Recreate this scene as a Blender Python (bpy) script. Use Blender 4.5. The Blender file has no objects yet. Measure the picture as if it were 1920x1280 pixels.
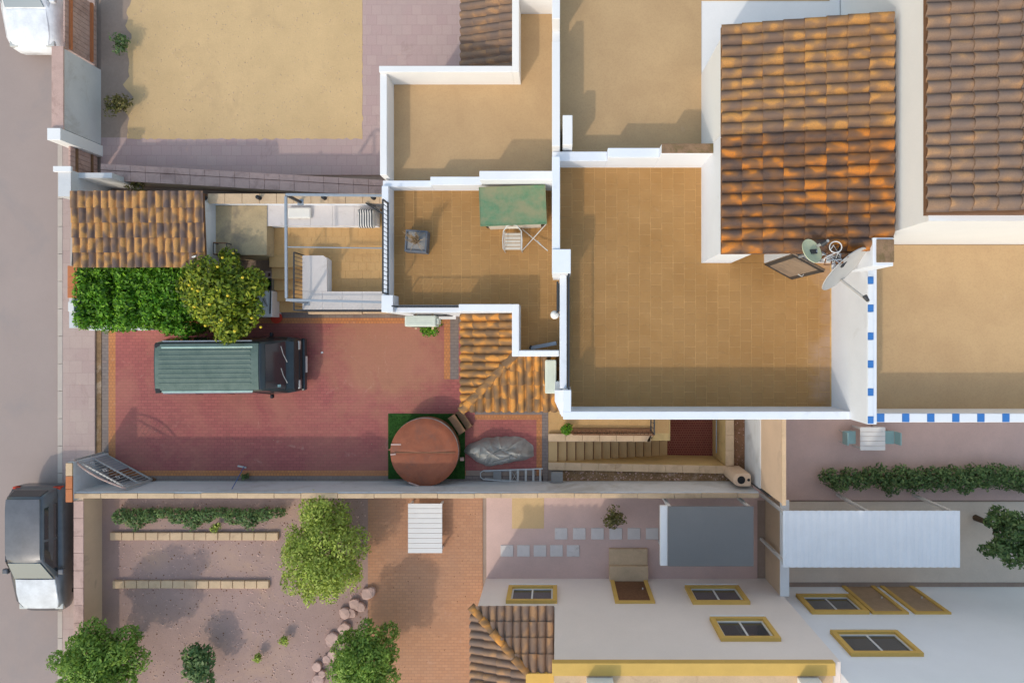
import bpy, bmesh, math, random
import numpy as np
from mathutils import Vector, Matrix, noise
random.seed(7)
R = math.radians
SC = bpy.context.scene
COL = SC.collection

# ------------------------------------------------------------------ camera
HC, F, NX, NY = 22.5, 1280.0, 1045.0, 630.0        # drone height, focal (px of a 1920 frame), nadir point
cam = bpy.data.cameras.new('camera'); cam.sensor_width = 36; cam.lens = 24
cam.shift_x = -(NX - 960) / 1920; cam.shift_y = -(640 - NY) / 1920
cam.clip_start = 0.5; cam.clip_end = 500
co = bpy.data.objects.new('camera', cam); COL.objects.link(co)
co.location = (0, 0, HC); SC.camera = co
# ------------------------------------------------------------------ light
SUN_EL = R(42.5); SH = Vector((0.533, 0.846))      # direction shadows fall
w = bpy.data.worlds.new('World'); SC.world = w; w.use_nodes = True
nt = w.node_tree; nt.nodes.clear()
sky = nt.nodes.new('ShaderNodeTexSky'); sky.sky_type = 'NISHITA'; sky.sun_disc = False
sky.sun_elevation = SUN_EL; sky.sun_rotation = math.atan2(-SH.x, -SH.y)
sky.air_density = 2.0; sky.dust_density = 2.0; sky.ozone_density = 1.0
bg = nt.nodes.new('ShaderNodeBackground'); bg.inputs[1].default_value = 0.15
wo = nt.nodes.new('ShaderNodeOutputWorld')
nt.links.new(sky.outputs[0], bg.inputs[0]); nt.links.new(bg.outputs[0], wo.inputs[0])
sl = bpy.data.lights.new('sun', 'SUN'); sl.energy = 0.95; sl.angle = R(1.2); sl.color = (1.0, 0.90, 0.76)
so = bpy.data.objects.new('sun', sl); COL.objects.link(so)
d = Vector((SH.x * math.cos(SUN_EL), SH.y * math.cos(SUN_EL), -math.sin(SUN_EL)))
so.rotation_euler = d.to_track_quat('-Z', 'Y').to_euler(); so.location = (-20, -30, 40)
SC.view_settings.view_transform = 'Standard'; SC.view_settings.look = 'None'
SC.view_settings.exposure = 0.45; SC.view_settings.gamma = 1.0

# ------------------------------------------------------------------ measuring
def X(px, z=0): return (px - NX) * (HC - z) / F
def Y(py, z=0): return (NY - py) * (HC - z) / F
def P(px, py, z=0): return Vector((X(px, z), Y(py, z), z))
def lin(c):
    return tuple((v / 255 / 12.92) if v / 255 <= 0.04045 else ((v / 255 + 0.055) / 1.055) ** 2.4 for v in c)

# ------------------------------------------------------------------ materials
class NT:
    def __init__(s, name):
        s.m = bpy.data.materials.new(name); s.m.use_nodes = True
        s.t = s.m.node_tree; s.n = s.t.nodes; s.b = s.n['Principled BSDF']
        s.geo = s.n.new('ShaderNodeNewGeometry')
    def add(s, t): return s.n.new(t)
    def l(s, a, b): s.t.links.new(a, b)
    def noise(s, scale, detail=4, rough=0.6, vec=None, dist=0):
        n = s.add('ShaderNodeTexNoise'); n.inputs['Scale'].default_value = scale
        n.inputs['Detail'].default_value = detail; n.inputs['Roughness'].default_value = rough
        n.inputs['Distortion'].default_value = dist
        s.l(vec if vec else s.geo.outputs['Position'], n.inputs['Vector']); return n.outputs['Fac']
    def ramp(s, fac, stops):
        r = s.add('ShaderNodeValToRGB'); e = r.color_ramp.elements
        while len(e) < len(stops): e.new(0.5)
        for i, (p, c) in enumerate(stops):
            e[i].position = p; e[i].color = (*c, 1) if not isinstance(c, (int, float)) else (c, c, c, 1)
        s.l(fac, r.inputs[0]); return r.outputs[0]
    def mix(s, fac, a, b, mode='MIX'):
        m = s.add('ShaderNodeMix'); m.data_type = 'RGBA'; m.blend_type = mode
        if isinstance(fac, (int, float)): m.inputs[0].default_value = fac
        else: s.l(fac, m.inputs[0])
        for v, i in ((a, 6), (b, 7)):
            if isinstance(v, tuple): m.inputs[i].default_value = (*v, 1)
            else: s.l(v, m.inputs[i])
        return m.outputs[2]
    def math(s, op, a, b=0.0):
        m = s.add('ShaderNodeMath'); m.operation = op
        for v, i in ((a, 0), (b, 1)):
            if isinstance(v, (int, float)): m.inputs[i].default_value = v
            else: s.l(v, m.inputs[i])
        return m.outputs[0]
    def bump(s, h, strength=0.3, dist=0.02):
        b = s.add('ShaderNodeBump'); b.inputs['Strength'].default_value = strength
        b.inputs['Distance'].default_value = dist
        s.l(h, b.inputs['Height']); s.l(b.outputs[0], s.b.inputs['Normal'])
    def col(s, c):
        if isinstance(c, tuple): s.b.inputs['Base Color'].default_value = (*c, 1)
        else: s.l(c, s.b.inputs['Base Color'])
    def set(s, rough=0.8, metal=0.0, spec=0.3):
        s.b.inputs['Roughness'].default_value = rough; s.b.inputs['Metallic'].default_value = metal
        s.b.inputs['Specular IOR Level'].default_value = spec; return s.m

def plain(name, c, rough=0.7, metal=0.0, var=0.18, scale=3.0, fine=40.0, bump=0.15, spec=0.3, stain=None, stain_at=(0.58, 0.7)):
    t = NT(name); c = lin(c)
    n1 = t.noise(scale, 5, 0.65); n2 = t.noise(fine, 3, 0.6)
    f = t.math('ADD', t.math('MULTIPLY', n1, 0.65), t.math('MULTIPLY', n2, 0.35))
    a = tuple(min(1, v * (1 - var)) for v in c); b = tuple(min(0.95, v * (1 + var)) for v in c)
    k = t.ramp(f, [(0.32, a), (0.68, b)])
    if stain:
        sn = t.noise(scale * 0.7, 6, 0.7, dist=0.6)
        k = t.mix(t.ramp(sn, [(stain_at[0], 0.0), (stain_at[1], 0.75)]), k, lin(stain))
    t.col(k)
    if bump: t.bump(n2, bump, 0.01)
    return t.set(rough, metal, spec)

M = {}
M['white'] = plain('white_render', (226, 230, 238), 0.85, var=0.05, scale=1.3, fine=60, bump=0.25, stain=(198, 200, 204), stain_at=(0.6, 0.78))
M['white_old'] = plain('weathered_white_render', (205, 206, 208), 0.9, var=0.08, scale=1.1, fine=35, bump=0.35, stain=(168, 164, 158), stain_at=(0.5, 0.72))
M['white_soft'] = plain('pale_render', (230, 229, 229), 0.9, var=0.04, scale=0.8, fine=30, bump=0.15)
M['pink_white'] = plain('pinkish_render', (232, 220, 213), 0.9, var=0.05, scale=0.5, fine=30, bump=0.15)
M['beige_wall'] = plain('beige_render', (205, 176, 122), 0.9, var=0.1, scale=1.5, fine=40, bump=0.25, stain=(160, 132, 92), stain_at=(0.55, 0.75))
M['tan_wall'] = plain('tan_render', (205, 178, 152), 0.9, var=0.08, scale=1.2, fine=30, bump=0.3, stain=(170, 148, 132))
M['stone'] = plain('beige_stone', (200, 172, 140), 0.85, var=0.14, scale=2.2, fine=30, bump=0.3, stain=(160, 130, 105), stain_at=(0.55, 0.75))
M['stone_pink'] = plain('pinkish_stone', (190, 160, 150), 0.85, var=0.14, scale=2.5, fine=30, bump=0.3, stain=(140, 112, 104), stain_at=(0.5, 0.72))
M['orange_tile'] = plain('orange_clay', (186, 116, 76), 0.8, var=0.12, scale=3)
M['step_stone'] = plain('tread_stone', (196, 164, 118), 0.85, var=0.06, scale=2.2, fine=30, bump=0.2)
M['white_stone'] = plain('white_stone_slab', (208, 200, 196), 0.75, var=0.07, scale=2.5, fine=40, bump=0.15, stain=(178, 168, 162))
M['concrete'] = plain('stained_concrete', (178, 158, 124), 0.92, var=0.16, scale=1.8, fine=25, bump=0.4, stain=(126, 116, 102), stain_at=(0.48, 0.66))
M['grey_block'] = plain('grey_concrete', (140, 138, 136), 0.9, var=0.1, scale=4, fine=60, bump=0.3)
M['grout'] = plain('pale_grout', (198, 160, 108), 0.95, var=0.3, scale=1.6, fine=9, bump=0.1)
M['dirt'] = plain('dry_dirt', (132, 106, 78), 1.0, var=0.4, scale=3, fine=16, bump=0.9, stain=(178, 158, 138), stain_at=(0.52, 0.66))
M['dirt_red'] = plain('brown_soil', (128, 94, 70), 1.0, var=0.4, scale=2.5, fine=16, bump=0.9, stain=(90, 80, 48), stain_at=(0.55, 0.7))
M['earth'] = plain('bare_ground', (160, 140, 126), 1.0, var=0.15, scale=0.5, fine=12, bump=0.4)
M['asphalt'] = plain('pale_asphalt', (162, 146, 140), 0.95, var=0.07, scale=0.35, fine=45, bump=0.35, stain=(146, 138, 137), stain_at=(0.55, 0.75))
M['kerb'] = plain('kerb_concrete', (186, 174, 164), 0.9, var=0.08, scale=2)
M['sand'] = plain('sand_gravel', (205, 174, 130), 1.0, var=0.1, scale=0.8, fine=22, bump=0.5, stain=(190, 160, 122), stain_at=(0.55, 0.7))
M['mauve'] = plain('mauve_gravel', (160, 134, 126), 1.0, var=0.14, scale=0.8, fine=26, bump=0.5, stain=(176, 146, 128), stain_at=(0.5, 0.68))
M['brown_paving'] = plain('brown_paving', (204, 174, 164), 0.95, var=0.1, scale=1.0, fine=25, bump=0.3)
M['tan_path'] = plain('tan_path', (214, 198, 182), 0.95, var=0.08, scale=1.0, fine=25, bump=0.3)
M['terr_n'] = None
M['iron'] = plain('dark_painted_iron', (62, 64, 68), 0.5, 0.3, var=0.15, scale=12, bump=0.1)
M['steel'] = plain('galvanised_steel', (150, 158, 168), 0.5, 0.25, var=0.1, scale=9, bump=0.05)
M['alu'] = plain('aluminium', (206, 206, 204), 0.4, 0.3, var=0.06, scale=9, bump=0.0)
M['alu_dull'] = plain('dull_aluminium', (186, 184, 180), 0.5, 0.2, var=0.1, scale=9, bump=0.0)
M['slat'] = plain('pale_slat', (202, 194, 182), 0.6, var=0.08, scale=9, bump=0.05)
M['rubber'] = plain('black_rubber', (30, 30, 31), 0.8, var=0.1, bump=0.0)
M['black'] = plain('black_plastic', (38, 38, 42), 0.55, var=0.1, bump=0.0)
M['wood_brown'] = plain('brown_plastic_wood', (124, 94, 68), 0.7, var=0.14, scale=8, bump=0.1)
M['door'] = plain('weathered_door', (140, 122, 106), 0.6, 0.0, var=0.22, scale=3.5, fine=20, bump=0.15, stain=(96, 90, 88), stain_at=(0.5, 0.68))
M['ac'] = plain('ac_casing', (198, 204, 192), 0.55, var=0.05, scale=5, bump=0.02)
M['globe'] = plain('white_globe', (232, 232, 230), 0.35, var=0.02, bump=0.0)
M['dish_grey'] = plain('grey_dish', (180, 178, 176), 0.5, var=0.05, scale=4, bump=0.0)
M['dish_green'] = plain('faded_dish', (198, 202, 168), 0.6, var=0.08, scale=8, bump=0.0, stain=(168, 172, 142))
M['rusty'] = plain('rusty_metal', (116, 82, 58), 0.8, 0.1, var=0.35, scale=14, bump=0.2)
M['gravel_cap'] = plain('brown_gravel_cap', (138, 112, 88), 1.0, var=0.35, scale=4, fine=45, bump=0.9, stain=(104, 92, 58), stain_at=(0.5, 0.62))
M['turf'] = plain('artificial_turf', (46, 84, 32), 0.95, var=0.3, scale=6, fine=70, bump=0.9)
M['planter'] = plain('faded_blue_grey_plastic', (98, 104, 114), 0.7, var=0.15, scale=6, bump=0.1)
M['twig'] = plain('dry_twig', (168, 146, 118), 0.9, var=0.2, scale=20, bump=0)
M['bark'] = plain('bark', (92, 76, 60), 0.95, var=0.25, scale=10, bump=0.5)
M['red'] = plain('red_plastic', (190, 62, 40), 0.5, var=0.08, bump=0)
M['yellow'] = plain('yellow_plastic', (206, 182, 50), 0.5, var=0.08, bump=0)
M['blue'] = plain('blue_plastic', (70, 105, 160), 0.5, var=0.06, bump=0)
M['blue_tile'] = plain('blue_glazed_tile', (62, 118, 186), 0.35, var=0.06, bump=0)
M['white_tile'] = plain('white_glazed_tile', (222, 226, 232), 0.4, var=0.04, bump=0)
M['white_plastic'] = plain('white_plastic', (216, 214, 212), 0.5, var=0.03, bump=0)
M['teal'] = plain('teal_plastic', (146, 180, 182), 0.5, var=0.05, bump=0)
M['grey_roof'] = plain('grey_felt_canopy', (118, 118, 118), 0.85, var=0.06, scale=1, bump=0.1)
M['white_roof'] = plain('white_corrugated', (232, 234, 238), 0.55, var=0.05, scale=1.5, bump=0.05)
M['shutter_tan'] = plain('tan_shutter', (164, 138, 112), 0.7, var=0.15, scale=5)
M['ochre'] = plain('ochre_trim', (206, 168, 92), 0.85, var=0.08, scale=2)
M['cushion_w'] = plain('white_cushion', (224, 220, 212), 0.9, var=0.05, scale=6, bump=0.1)
M['fruit'] = plain('lemon_peel', (226, 196, 60), 0.5, var=0.1, scale=20, bump=0.1)
M['plate'] = plain('white_plate', (220, 220, 218), 0.4, var=0.02, bump=0)
M['lens'] = plain('lamp_lens', (190, 190, 186), 0.15, var=0.05, bump=0, spec=0.6)
M['interior'] = plain('dim_interior', (70, 62, 56), 0.9, var=0.1)

def glassy(name, c, rough=0.08):
    t = NT(name); t.col(lin(c)); t.b.inputs['Coat Weight'].default_value = 0.5
    t.b.inputs['Coat Roughness'].default_value = 0.05
    return t.set(rough, 0.0, 0.7)
M['glass'] = glassy('dark_window_glass', (40, 46, 52))
M['car_glass'] = glassy('blue_grey_car_glass', (92, 116, 132), 0.2)
M['wglass'] = glassy('house_window_glass', (62, 66, 72))
def paint(name, c, rough=0.4, metal=0.2, coat=0.4, dust=None):
    t = NT(name); n = t.noise(2.2, 6, 0.7); n2 = t.noise(30, 3, 0.6)
    a = lin(c); k = t.ramp(n, [(0.35, tuple(v * 0.85 for v in a)), (0.65, tuple(v * 1.15 for v in a))])
    if dust: k = t.mix(t.ramp(t.math('ADD', t.math('MULTIPLY', n, 0.6), t.math('MULTIPLY', n2, 0.4)), [(0.4, 0.15), (0.62, 0.7)]), k, lin(dust))
    t.col(k); t.b.inputs['Coat Weight'].default_value = coat; t.b.inputs['Coat Roughness'].default_value = 0.15
    return t.set(rough, metal, 0.4)
M['van_roof'] = paint('faded_green_paint', (78, 100, 90), 0.45, 0.2, 0.25, dust=(108, 120, 110))
M['van_body'] = paint('dark_green_paint', (36, 45, 50), 0.35, 0.2, 0.5, dust=(52, 60, 64))
M['van_rail'] = paint('pale_green_rail', (150, 176, 166), 0.35, 0.3, 0.4)
M['car_white'] = paint('white_car_paint', (226, 228, 232), 0.3, 0.0, 0.6)
M['car_grey'] = paint('grey_car_paint', (88, 90, 96), 0.35, 0.3, 0.5)
M['car_glare'] = paint('glare_car_paint', (196, 200, 206), 0.5, 0.0, 0.2)  # for the grey car's bonnet: sky glare painted in as a pale colour

def clay(name, dark, bright, k=0.5):                 # flashed clay roof tile, different on every tile
    t = NT(name); oi = t.add('ShaderNodeObjectInfo'); tc = t.add('ShaderNodeTexCoord')
    vm = t.add('ShaderNodeVectorMath'); vm.operation = 'ADD'
    cx = t.add('ShaderNodeCombineXYZ'); t.l(t.math('MULTIPLY', oi.outputs['Random'], 91.0), cx.inputs[0])
    t.l(t.math('MULTIPLY', oi.outputs['Random'], 57.0), cx.inputs[1])
    mp = t.add('ShaderNodeMapping'); mp.inputs['Scale'].default_value = (1.0, 1.7, 1.0); t.l(tc.outputs['Object'], mp.inputs[0])
    t.l(mp.outputs[0], vm.inputs[0]); t.l(cx.outputs[0], vm.inputs[1])
    n = t.noise(2.7, 1, 0.4, vm.outputs[0]); n2 = t.noise(38, 4, 0.7)
    f = t.math('ADD', n, t.math('MULTIPLY', t.math('SUBTRACT', oi.outputs['Random'], 0.5), 0.12))
    c = t.ramp(f, [(0.34, lin(dark)), (k, lin(tuple((a * 0.55 + b * 0.45) for a, b in zip(dark, bright)))), (k + 0.1, lin(bright))])
    c = t.mix(t.ramp(n2, [(0.4, 0.0), (0.75, 0.55)]), c, lin((118, 96, 84)))
    t.col(c); t.bump(n2, 0.3, 0.01); return t.set(0.85, 0, 0.2)
M['clay_dark'] = clay('flashed_dark_clay', (92, 74, 66), (204, 126, 50), 0.56)
M['clay_mid'] = clay('flashed_clay', (108, 92, 88), (204, 150, 90), 0.50)
M['clay_orange'] = clay('flashed_orange_clay', (118, 94, 70), (212, 146, 70), 0.535)
M['clay_soft'] = clay('hazed_clay', (122, 100, 86), (196, 142, 80), 0.56)  # neighbour's stretch of the same roof, haze mixed into its paler colours
M['clay_brown'] = clay('hazed_brown_clay', (126, 108, 98), (176, 136, 100), 0.6)  # haze put into the clay colours: paler, less contrast
M['deck'] = plain('roof_deck', (116, 84, 62), 1.0, var=0.2)

def floor_tile(name, c, c2):
    t = NT(name); oi = t.add('ShaderNodeObjectInfo')
    n = t.noise(0.8, 5, 0.65, dist=0.4); n2 = t.noise(26, 4, 0.7); n3 = t.noise(2.2, 7, 0.75, dist=1.0)
    k = t.ramp(n, [(0.35, lin(c)), (0.65, lin(c2))])
    v = t.math('ADD', 0.965, t.math('MULTIPLY', oi.outputs['Random'], 0.07))
    hs = t.add('ShaderNodeHueSaturation'); t.l(v, hs.inputs['Value']); t.l(k, hs.inputs['Color'])
    k = t.mix(t.ramp(n2, [(0.45, 0.0), (0.8, 0.35)]), hs.outputs[0], lin((150, 116, 84)))
    k = t.mix(t.ramp(n3, [(0.66, 0.0), (0.78, 0.5)]), k, lin((196, 168, 140)))
    sx = t.add('ShaderNodeSeparateXYZ'); t.l(t.geo.outputs['Position'], sx.inputs[0])
    worn = t.math('ADD', t.math('MULTIPLY', sx.outputs[0], 0.55), t.math('MULTIPLY', t.noise(1.4, 7, 0.7, dist=0.7), 1.2))
    if name == 'terrace_tile_clay': k = t.mix(t.ramp(t.math('SUBTRACT', worn, 3.4), [(0.52, 0.0), (0.95, 0.55)]), k, lin((186, 160, 146)))   # lime bloom along the high wall
    t.col(k); t.bump(n2, 0.12, 0.005); return t.set(0.6, 0, 0.35)
M['tile'] = floor_tile('terrace_tile_clay', (160, 118, 66), (170, 129, 78))
M['tile_patio'] = floor_tile('patio_tile_clay', (192, 150, 96), (200, 160, 106))
M['terr_n'] = floor_tile('neighbour_terrace_clay', (184, 152, 112), (194, 162, 120))

def pavers(name, c1, c2, cm, bw=0.2, rh=0.1, worn=None, mort=0.008):
    t = NT(name); b = t.add('ShaderNodeTexBrick')
    t.l(t.geo.outputs['Position'], b.inputs['Vector']); b.inputs['Scale'].default_value = 1.0
    b.inputs['Brick Width'].default_value = bw; b.inputs['Row Height'].default_value = rh
    b.inputs['Mortar Size'].default_value = mort; b.inputs['Mortar Smooth'].default_value = 0.4; b.inputs['Bias'].default_value = 0.0
    b.inputs['Color1'].default_value = (*lin(c1), 1); b.inputs['Color2'].default_value = (*lin(c2), 1); b.inputs['Mortar'].default_value = (*lin(cm), 1)
    k = b.outputs['Color']; n2 = t.noise(30, 4, 0.7)
    if name == 'red_pavers':                          # traffic-worn tan area in the middle of the drive
        vd = t.add('ShaderNodeVectorMath'); vd.operation = 'DISTANCE'; t.l(t.geo.outputs['Position'], vd.inputs[0]); vd.inputs[1].default_value = (-5.6, -0.4, 0)
        wf = t.math('ADD', t.math('MULTIPLY', vd.outputs['Value'], -0.22), t.math('MULTIPLY', t.noise(0.9, 6, 0.65, dist=0.5), 1.1))
        k = t.mix(t.ramp(t.math('ADD', wf, 0.3), [(0.3, 0.0), (0.62, 0.75)]), k, lin((172, 126, 98)))
    if worn:
        n = t.noise(0.55, 6, 0.62, dist=0.8); k = t.mix(t.ramp(n, [(0.44, 0.0), (0.7, 0.65)]), k, lin(worn))
        n4 = t.noise(1.6, 7, 0.7, dist=1.2); k = t.mix(t.ramp(n4, [(0.62, 0.0), (0.74, 0.4)]), k, lin((206, 168, 150)))
        n5 = t.noise(0.9, 5, 0.7, dist=0.5); k = t.mix(t.ramp(n5, [(0.6, 0.0), (0.78, 0.4)]), k, lin((122, 84, 76)))
    k = t.mix(t.ramp(n2, [(0.4, 0.0), (0.8, 0.3)]), k, tuple(v * 0.6 for v in lin(c1)))
    t.col(k); h = t.math('SUBTRACT', t.math('MULTIPLY', n2, 0.3), b.outputs['Fac']); t.bump(h, 0.35, 0.006)
    return t.set(0.85, 0, 0.25)
M['drive'] = pavers('red_pavers', (170, 99, 94), (158, 91, 88), (132, 84, 78), worn=(176, 120, 102))
M['border'] = pavers('ochre_pavers', (196, 132, 84), (184, 120, 78), (150, 106, 76), 0.1, 0.1, worn=(186, 130, 96))
M['greystrip'] = pavers('grey_pavers', (136, 124, 118), (126, 114, 110), (104, 94, 90), 0.2, 0.1, worn=(146, 128, 114))
M['court'] = pavers('red_court_tile', (128, 66, 58), (118, 60, 54), (168, 122, 96), 0.085, 0.085, mort=0.006)
M['pave_pink'] = pavers('pink_pavement', (182, 160, 152), (176, 152, 146), (164, 142, 136), 0.4, 0.4, worn=(188, 168, 158))
M['pave_n'] = pavers('pink_path_tile', (190, 164, 158), (184, 156, 152), (172, 146, 142), 0.33, 0.33, worn=(180, 158, 152))
M['orange_path'] = pavers('orange_path', (190, 142, 110), (180, 132, 102), (160, 122, 100), 0.2, 0.1, worn=(172, 134, 110))

def striped(name, a, b, scale, axis='X', rough=0.9):
    t = NT(name); wv = t.add('ShaderNodeTexWave'); wv.bands_direction = axis
    wv.inputs['Scale'].default_value = scale; t.l(t.geo.outputs['Position'], wv.inputs['Vector'])
    t.col(t.ramp(wv.outputs['Fac'], [(0.42, lin(a)), (0.55, lin(b))])); return t.set(rough)
M['stripes'] = striped('striped_fabric', (44, 48, 62), (216, 212, 206), 4.2, 'X')

def cover_mat():
    t = NT('rust_brown_vinyl'); n = t.noise(1.3, 6, 0.65, dist=0.6); n2 = t.noise(9, 6, 0.7); n3 = t.noise(2.4, 7, 0.7, dist=0.4)
    k = t.ramp(n, [(0.35, lin((132, 72, 46))), (0.65, lin((154, 86, 56)))])
    k = t.mix(t.ramp(n3, [(0.5, 0.0), (0.68, 0.55)]), k, lin((108, 74, 62)))
    k = t.mix(t.ramp(n2, [(0.55, 0.0), (0.8, 0.35)]), k, lin((176, 112, 78)))
    t.col(k); t.bump(n2, 0.15, 0.02); return t.set(0.55, 0, 0.4)
M['cover'] = cover_mat()
M['tub'] = plain('brown_tub_skirt', (126, 92, 66), 0.6, var=0.1, bump=0.05)
def tarp_mat():
    t = NT('grey_tarpaulin'); n = t.noise(2.5, 5, 0.6, dist=0.5); n2 = t.noise(22, 4, 0.65)
    k = t.ramp(n, [(0.35, lin((146, 145, 140))), (0.65, lin((172, 170, 164)))])
    k = t.mix(t.ramp(t.noise(4.5, 6, 0.7, dist=1.0), [(0.6, 0.0), (0.72, 0.5)]), k, lin((176, 140, 104)))
    t.col(k); t.bump(n2, 0.25, 0.015); return t.set(0.5, 0.15, 0.4)
M['tarp'] = tarp_mat()
def green_top():
    t = NT('worn_green_paint'); n = t.noise(1.1, 6, 0.7, dist=0.3); n2 = t.noise(14, 5, 0.7)
    k = t.ramp(n2, [(0.35, lin((82, 124, 92))), (0.7, lin((104, 138, 108)))])
    k = t.mix(t.ramp(n, [(0.42, 0.0), (0.62, 0.75)]), k, lin((146, 138, 108)))
    t.col(k); t.bump(n2, 0.1, 0.01); return t.set(0.6, 0, 0.3)
M['green_top'] = green_top()

def leaf_mat(name, dark, mid, light):
    t = NT(name)
    k = t.ramp(t.geo.outputs['Random Per Island'], [(0.0, lin(dark)), (0.5, lin(mid)), (1.0, lin(light))])
    n = t.noise(2.2, 3, 0.6); hs = t.add('ShaderNodeHueSaturation')
    t.l(t.ramp(n, [(0.3, 0.55), (0.7, 1.25)]) if False else t.math('ADD', 0.3, t.math('MULTIPLY', n, 1.4)), hs.inputs['Value']); t.l(k, hs.inputs['Color'])
    t.col(hs.outputs[0]); t.set(0.5, 0, 0.35)
    tr = t.add('ShaderNodeBsdfTranslucent'); t.l(hs.outputs[0], tr.inputs[0])
    mx = t.add('ShaderNodeMixShader'); mx.inputs[0].default_value = 0.3
    out = t.n['Material Output']; t.l(t.b.outputs[0], mx.inputs[1]); t.l(tr.outputs[0], mx.inputs[2]); t.l(mx.outputs[0], out.inputs[0])
    return t.m
M['leaf_hedge'] = leaf_mat('hedge_leaf', (50, 90, 16), (88, 142, 26), (138, 184, 46))
M['leaf_lemon'] = leaf_mat('lemon_leaf', (66, 84, 26), (118, 142, 36), (184, 188, 60))
M['leaf_bush'] = leaf_mat('bush_leaf', (128, 146, 64), (160, 178, 78), (192, 204, 98))
M['leaf_tree'] = leaf_mat('tree_leaf', (92, 124, 50), (124, 158, 66), (158, 184, 84))
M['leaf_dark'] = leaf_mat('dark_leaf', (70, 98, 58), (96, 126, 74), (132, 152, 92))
M['leaf_dry'] = leaf_mat('dry_weed', (84, 88, 44), (112, 108, 56), (140, 128, 74))

# ------------------------------------------------------------------ object helpers
def origin(o):
    v = Vector((0, 0, 0))
    while o is not None: v += o.location; o = o.parent
    return v
def props(o, label=None, cat=None, group=None, kind=None):
    for k, v in (('label', label), ('category', cat), ('group', group), ('kind', kind)):
        if v: o[k] = v
    return o
def thing(name, label, cat, loc=(0, 0, 0), group=None):
    o = bpy.data.objects.new(name, None); COL.objects.link(o); o.location = loc; o.empty_display_size = 0.2
    return props(o, label, cat, group)
class MB:
    def __init__(s): s.v = []; s.f = []
    def add(s, vs, fs):
        b = len(s.v); s.v += [tuple(v) for v in vs]; s.f += [tuple(i + b for i in f) for f in fs]; return s
    def box(s, x0, x1, y0, y1, z0, z1):
        return s.add([(x0, y0, z0), (x1, y0, z0), (x1, y1, z0), (x0, y1, z0), (x0, y0, z1), (x1, y0, z1), (x1, y1, z1), (x0, y1, z1)],
                     [(3, 2, 1, 0), (4, 5, 6, 7), (0, 1, 5, 4), (1, 2, 6, 5), (2, 3, 7, 6), (3, 0, 4, 7)])
    def prism(s, poly, z0, z1):
        n = len(poly); a = sum(poly[i][0] * poly[(i + 1) % n][1] - poly[(i + 1) % n][0] * poly[i][1] for i in range(n))
        if a < 0: poly = poly[::-1]
        zb = z0 if isinstance(z0, (list, tuple)) else [z0] * n; zt = z1 if isinstance(z1, (list, tuple)) else [z1] * n
        return s.add([(p[0], p[1], z) for p, z in zip(poly, zb)] + [(p[0], p[1], z) for p, z in zip(poly, zt)],
                     [tuple(range(n))[::-1], tuple(range(n, 2 * n))] + [(i, (i + 1) % n, n + (i + 1) % n, n + i) for i in range(n)])
    def bar(s, p, q, wd, ht, up=(0, 0, 1)):                # rectangular bar from p to q
        p, q = Vector(p), Vector(q); u = (q - p).normalized(); up = Vector(up)
        if abs(u.dot(up)) > 0.98: up = Vector((1, 0, 0))
        a = u.cross(up).normalized(); b = a.cross(u).normalized(); a *= wd / 2; b *= ht / 2
        return s.add([p - a - b, p + a - b, p + a + b, p - a + b, q - a - b, q + a - b, q + a + b, q - a + b],
                     [(0, 1, 2, 3), (7, 6, 5, 4), (0, 4, 5, 1), (1, 5, 6, 2), (2, 6, 7, 3), (3, 7, 4, 0)])
    def tube(s, pts, r, n=8, closed=False):
        pts = [Vector(p) for p in pts]; m = len(pts); rs = r if isinstance(r, (list, tuple)) else [r] * m; vs = []
        for i, p in enumerate(pts):
            u = (pts[min(i + 1, m - 1)] - pts[max(i - 1, 0)]).normalized()
            up = Vector((0, 0, 1)) if abs(u.z) < 0.95 else Vector((1, 0, 0))
            a = u.cross(up).normalized(); b = a.cross(u)
            vs += [p + (a * math.cos(t) + b * math.sin(t)) * rs[i] for t in [2 * math.pi * k / n for k in range(n)]]
        fs = [(i * n + k, i * n + (k + 1) % n, (i + 1) * n + (k + 1) % n, (i + 1) * n + k) for i in range(m - 1) for k in range(n)]
        fs += [tuple(range(n))[::-1], tuple(range((m - 1) * n, m * n))]
        return s.add(vs, fs)
    def lathe(s, prof, c, n=32, sx=1, sy=1):                # profile of (r, z) about vertical axis at c
        vs = [(c[0] + r * math.cos(2 * math.pi * k / n) * sx, c[1] + r * math.sin(2 * math.pi * k / n) * sy, c[2] + z) for r, z in prof for k in range(n)]
        fs = [(i * n + k, i * n + (k + 1) % n, (i + 1) * n + (k + 1) % n, (i + 1) * n + k) for i in range(len(prof) - 1) for k in range(n)]
        fs += [tuple(range(n))[::-1], tuple(range((len(prof) - 1) * n, len(prof) * n))]
        return s.add(vs, fs)
    def build(s, name, mat, parent=None, bevel=0.0, smooth=False, angle=35, seg=2):
        o_ = origin(parent) if parent is not None else Vector((0, 0, 0))
        me = bpy.data.meshes.new(name); me.from_pydata([(v[0] - o_.x, v[1] - o_.y, v[2] - o_.z) for v in s.v], [], s.f)
        bm = bmesh.new(); bm.from_mesh(me); bmesh.ops.recalc_face_normals(bm, faces=bm.faces); bm.to_mesh(me); bm.free()
        me.materials.append(M[mat] if isinstance(mat, str) else mat)
        if smooth:
            for p in me.polygons: p.use_smooth = True
            me.set_sharp_from_angle(angle=R(angle))
        o = bpy.data.objects.new(name, me); COL.objects.link(o)
        if parent is not None: o.parent = parent
        if bevel:
            b = o.modifiers.new('bevel', 'BEVEL'); b.width = bevel; b.segments = seg; b.limit_method = 'ANGLE'
        return o
def box(name, mat, parent, x0, x1, y0, y1, z0, z1, bevel=0.0): return MB().box(x0, x1, y0, y1, z0, z1).build(name, mat, parent, bevel)
def struct(o): o['kind'] = 'structure'; return o
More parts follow.
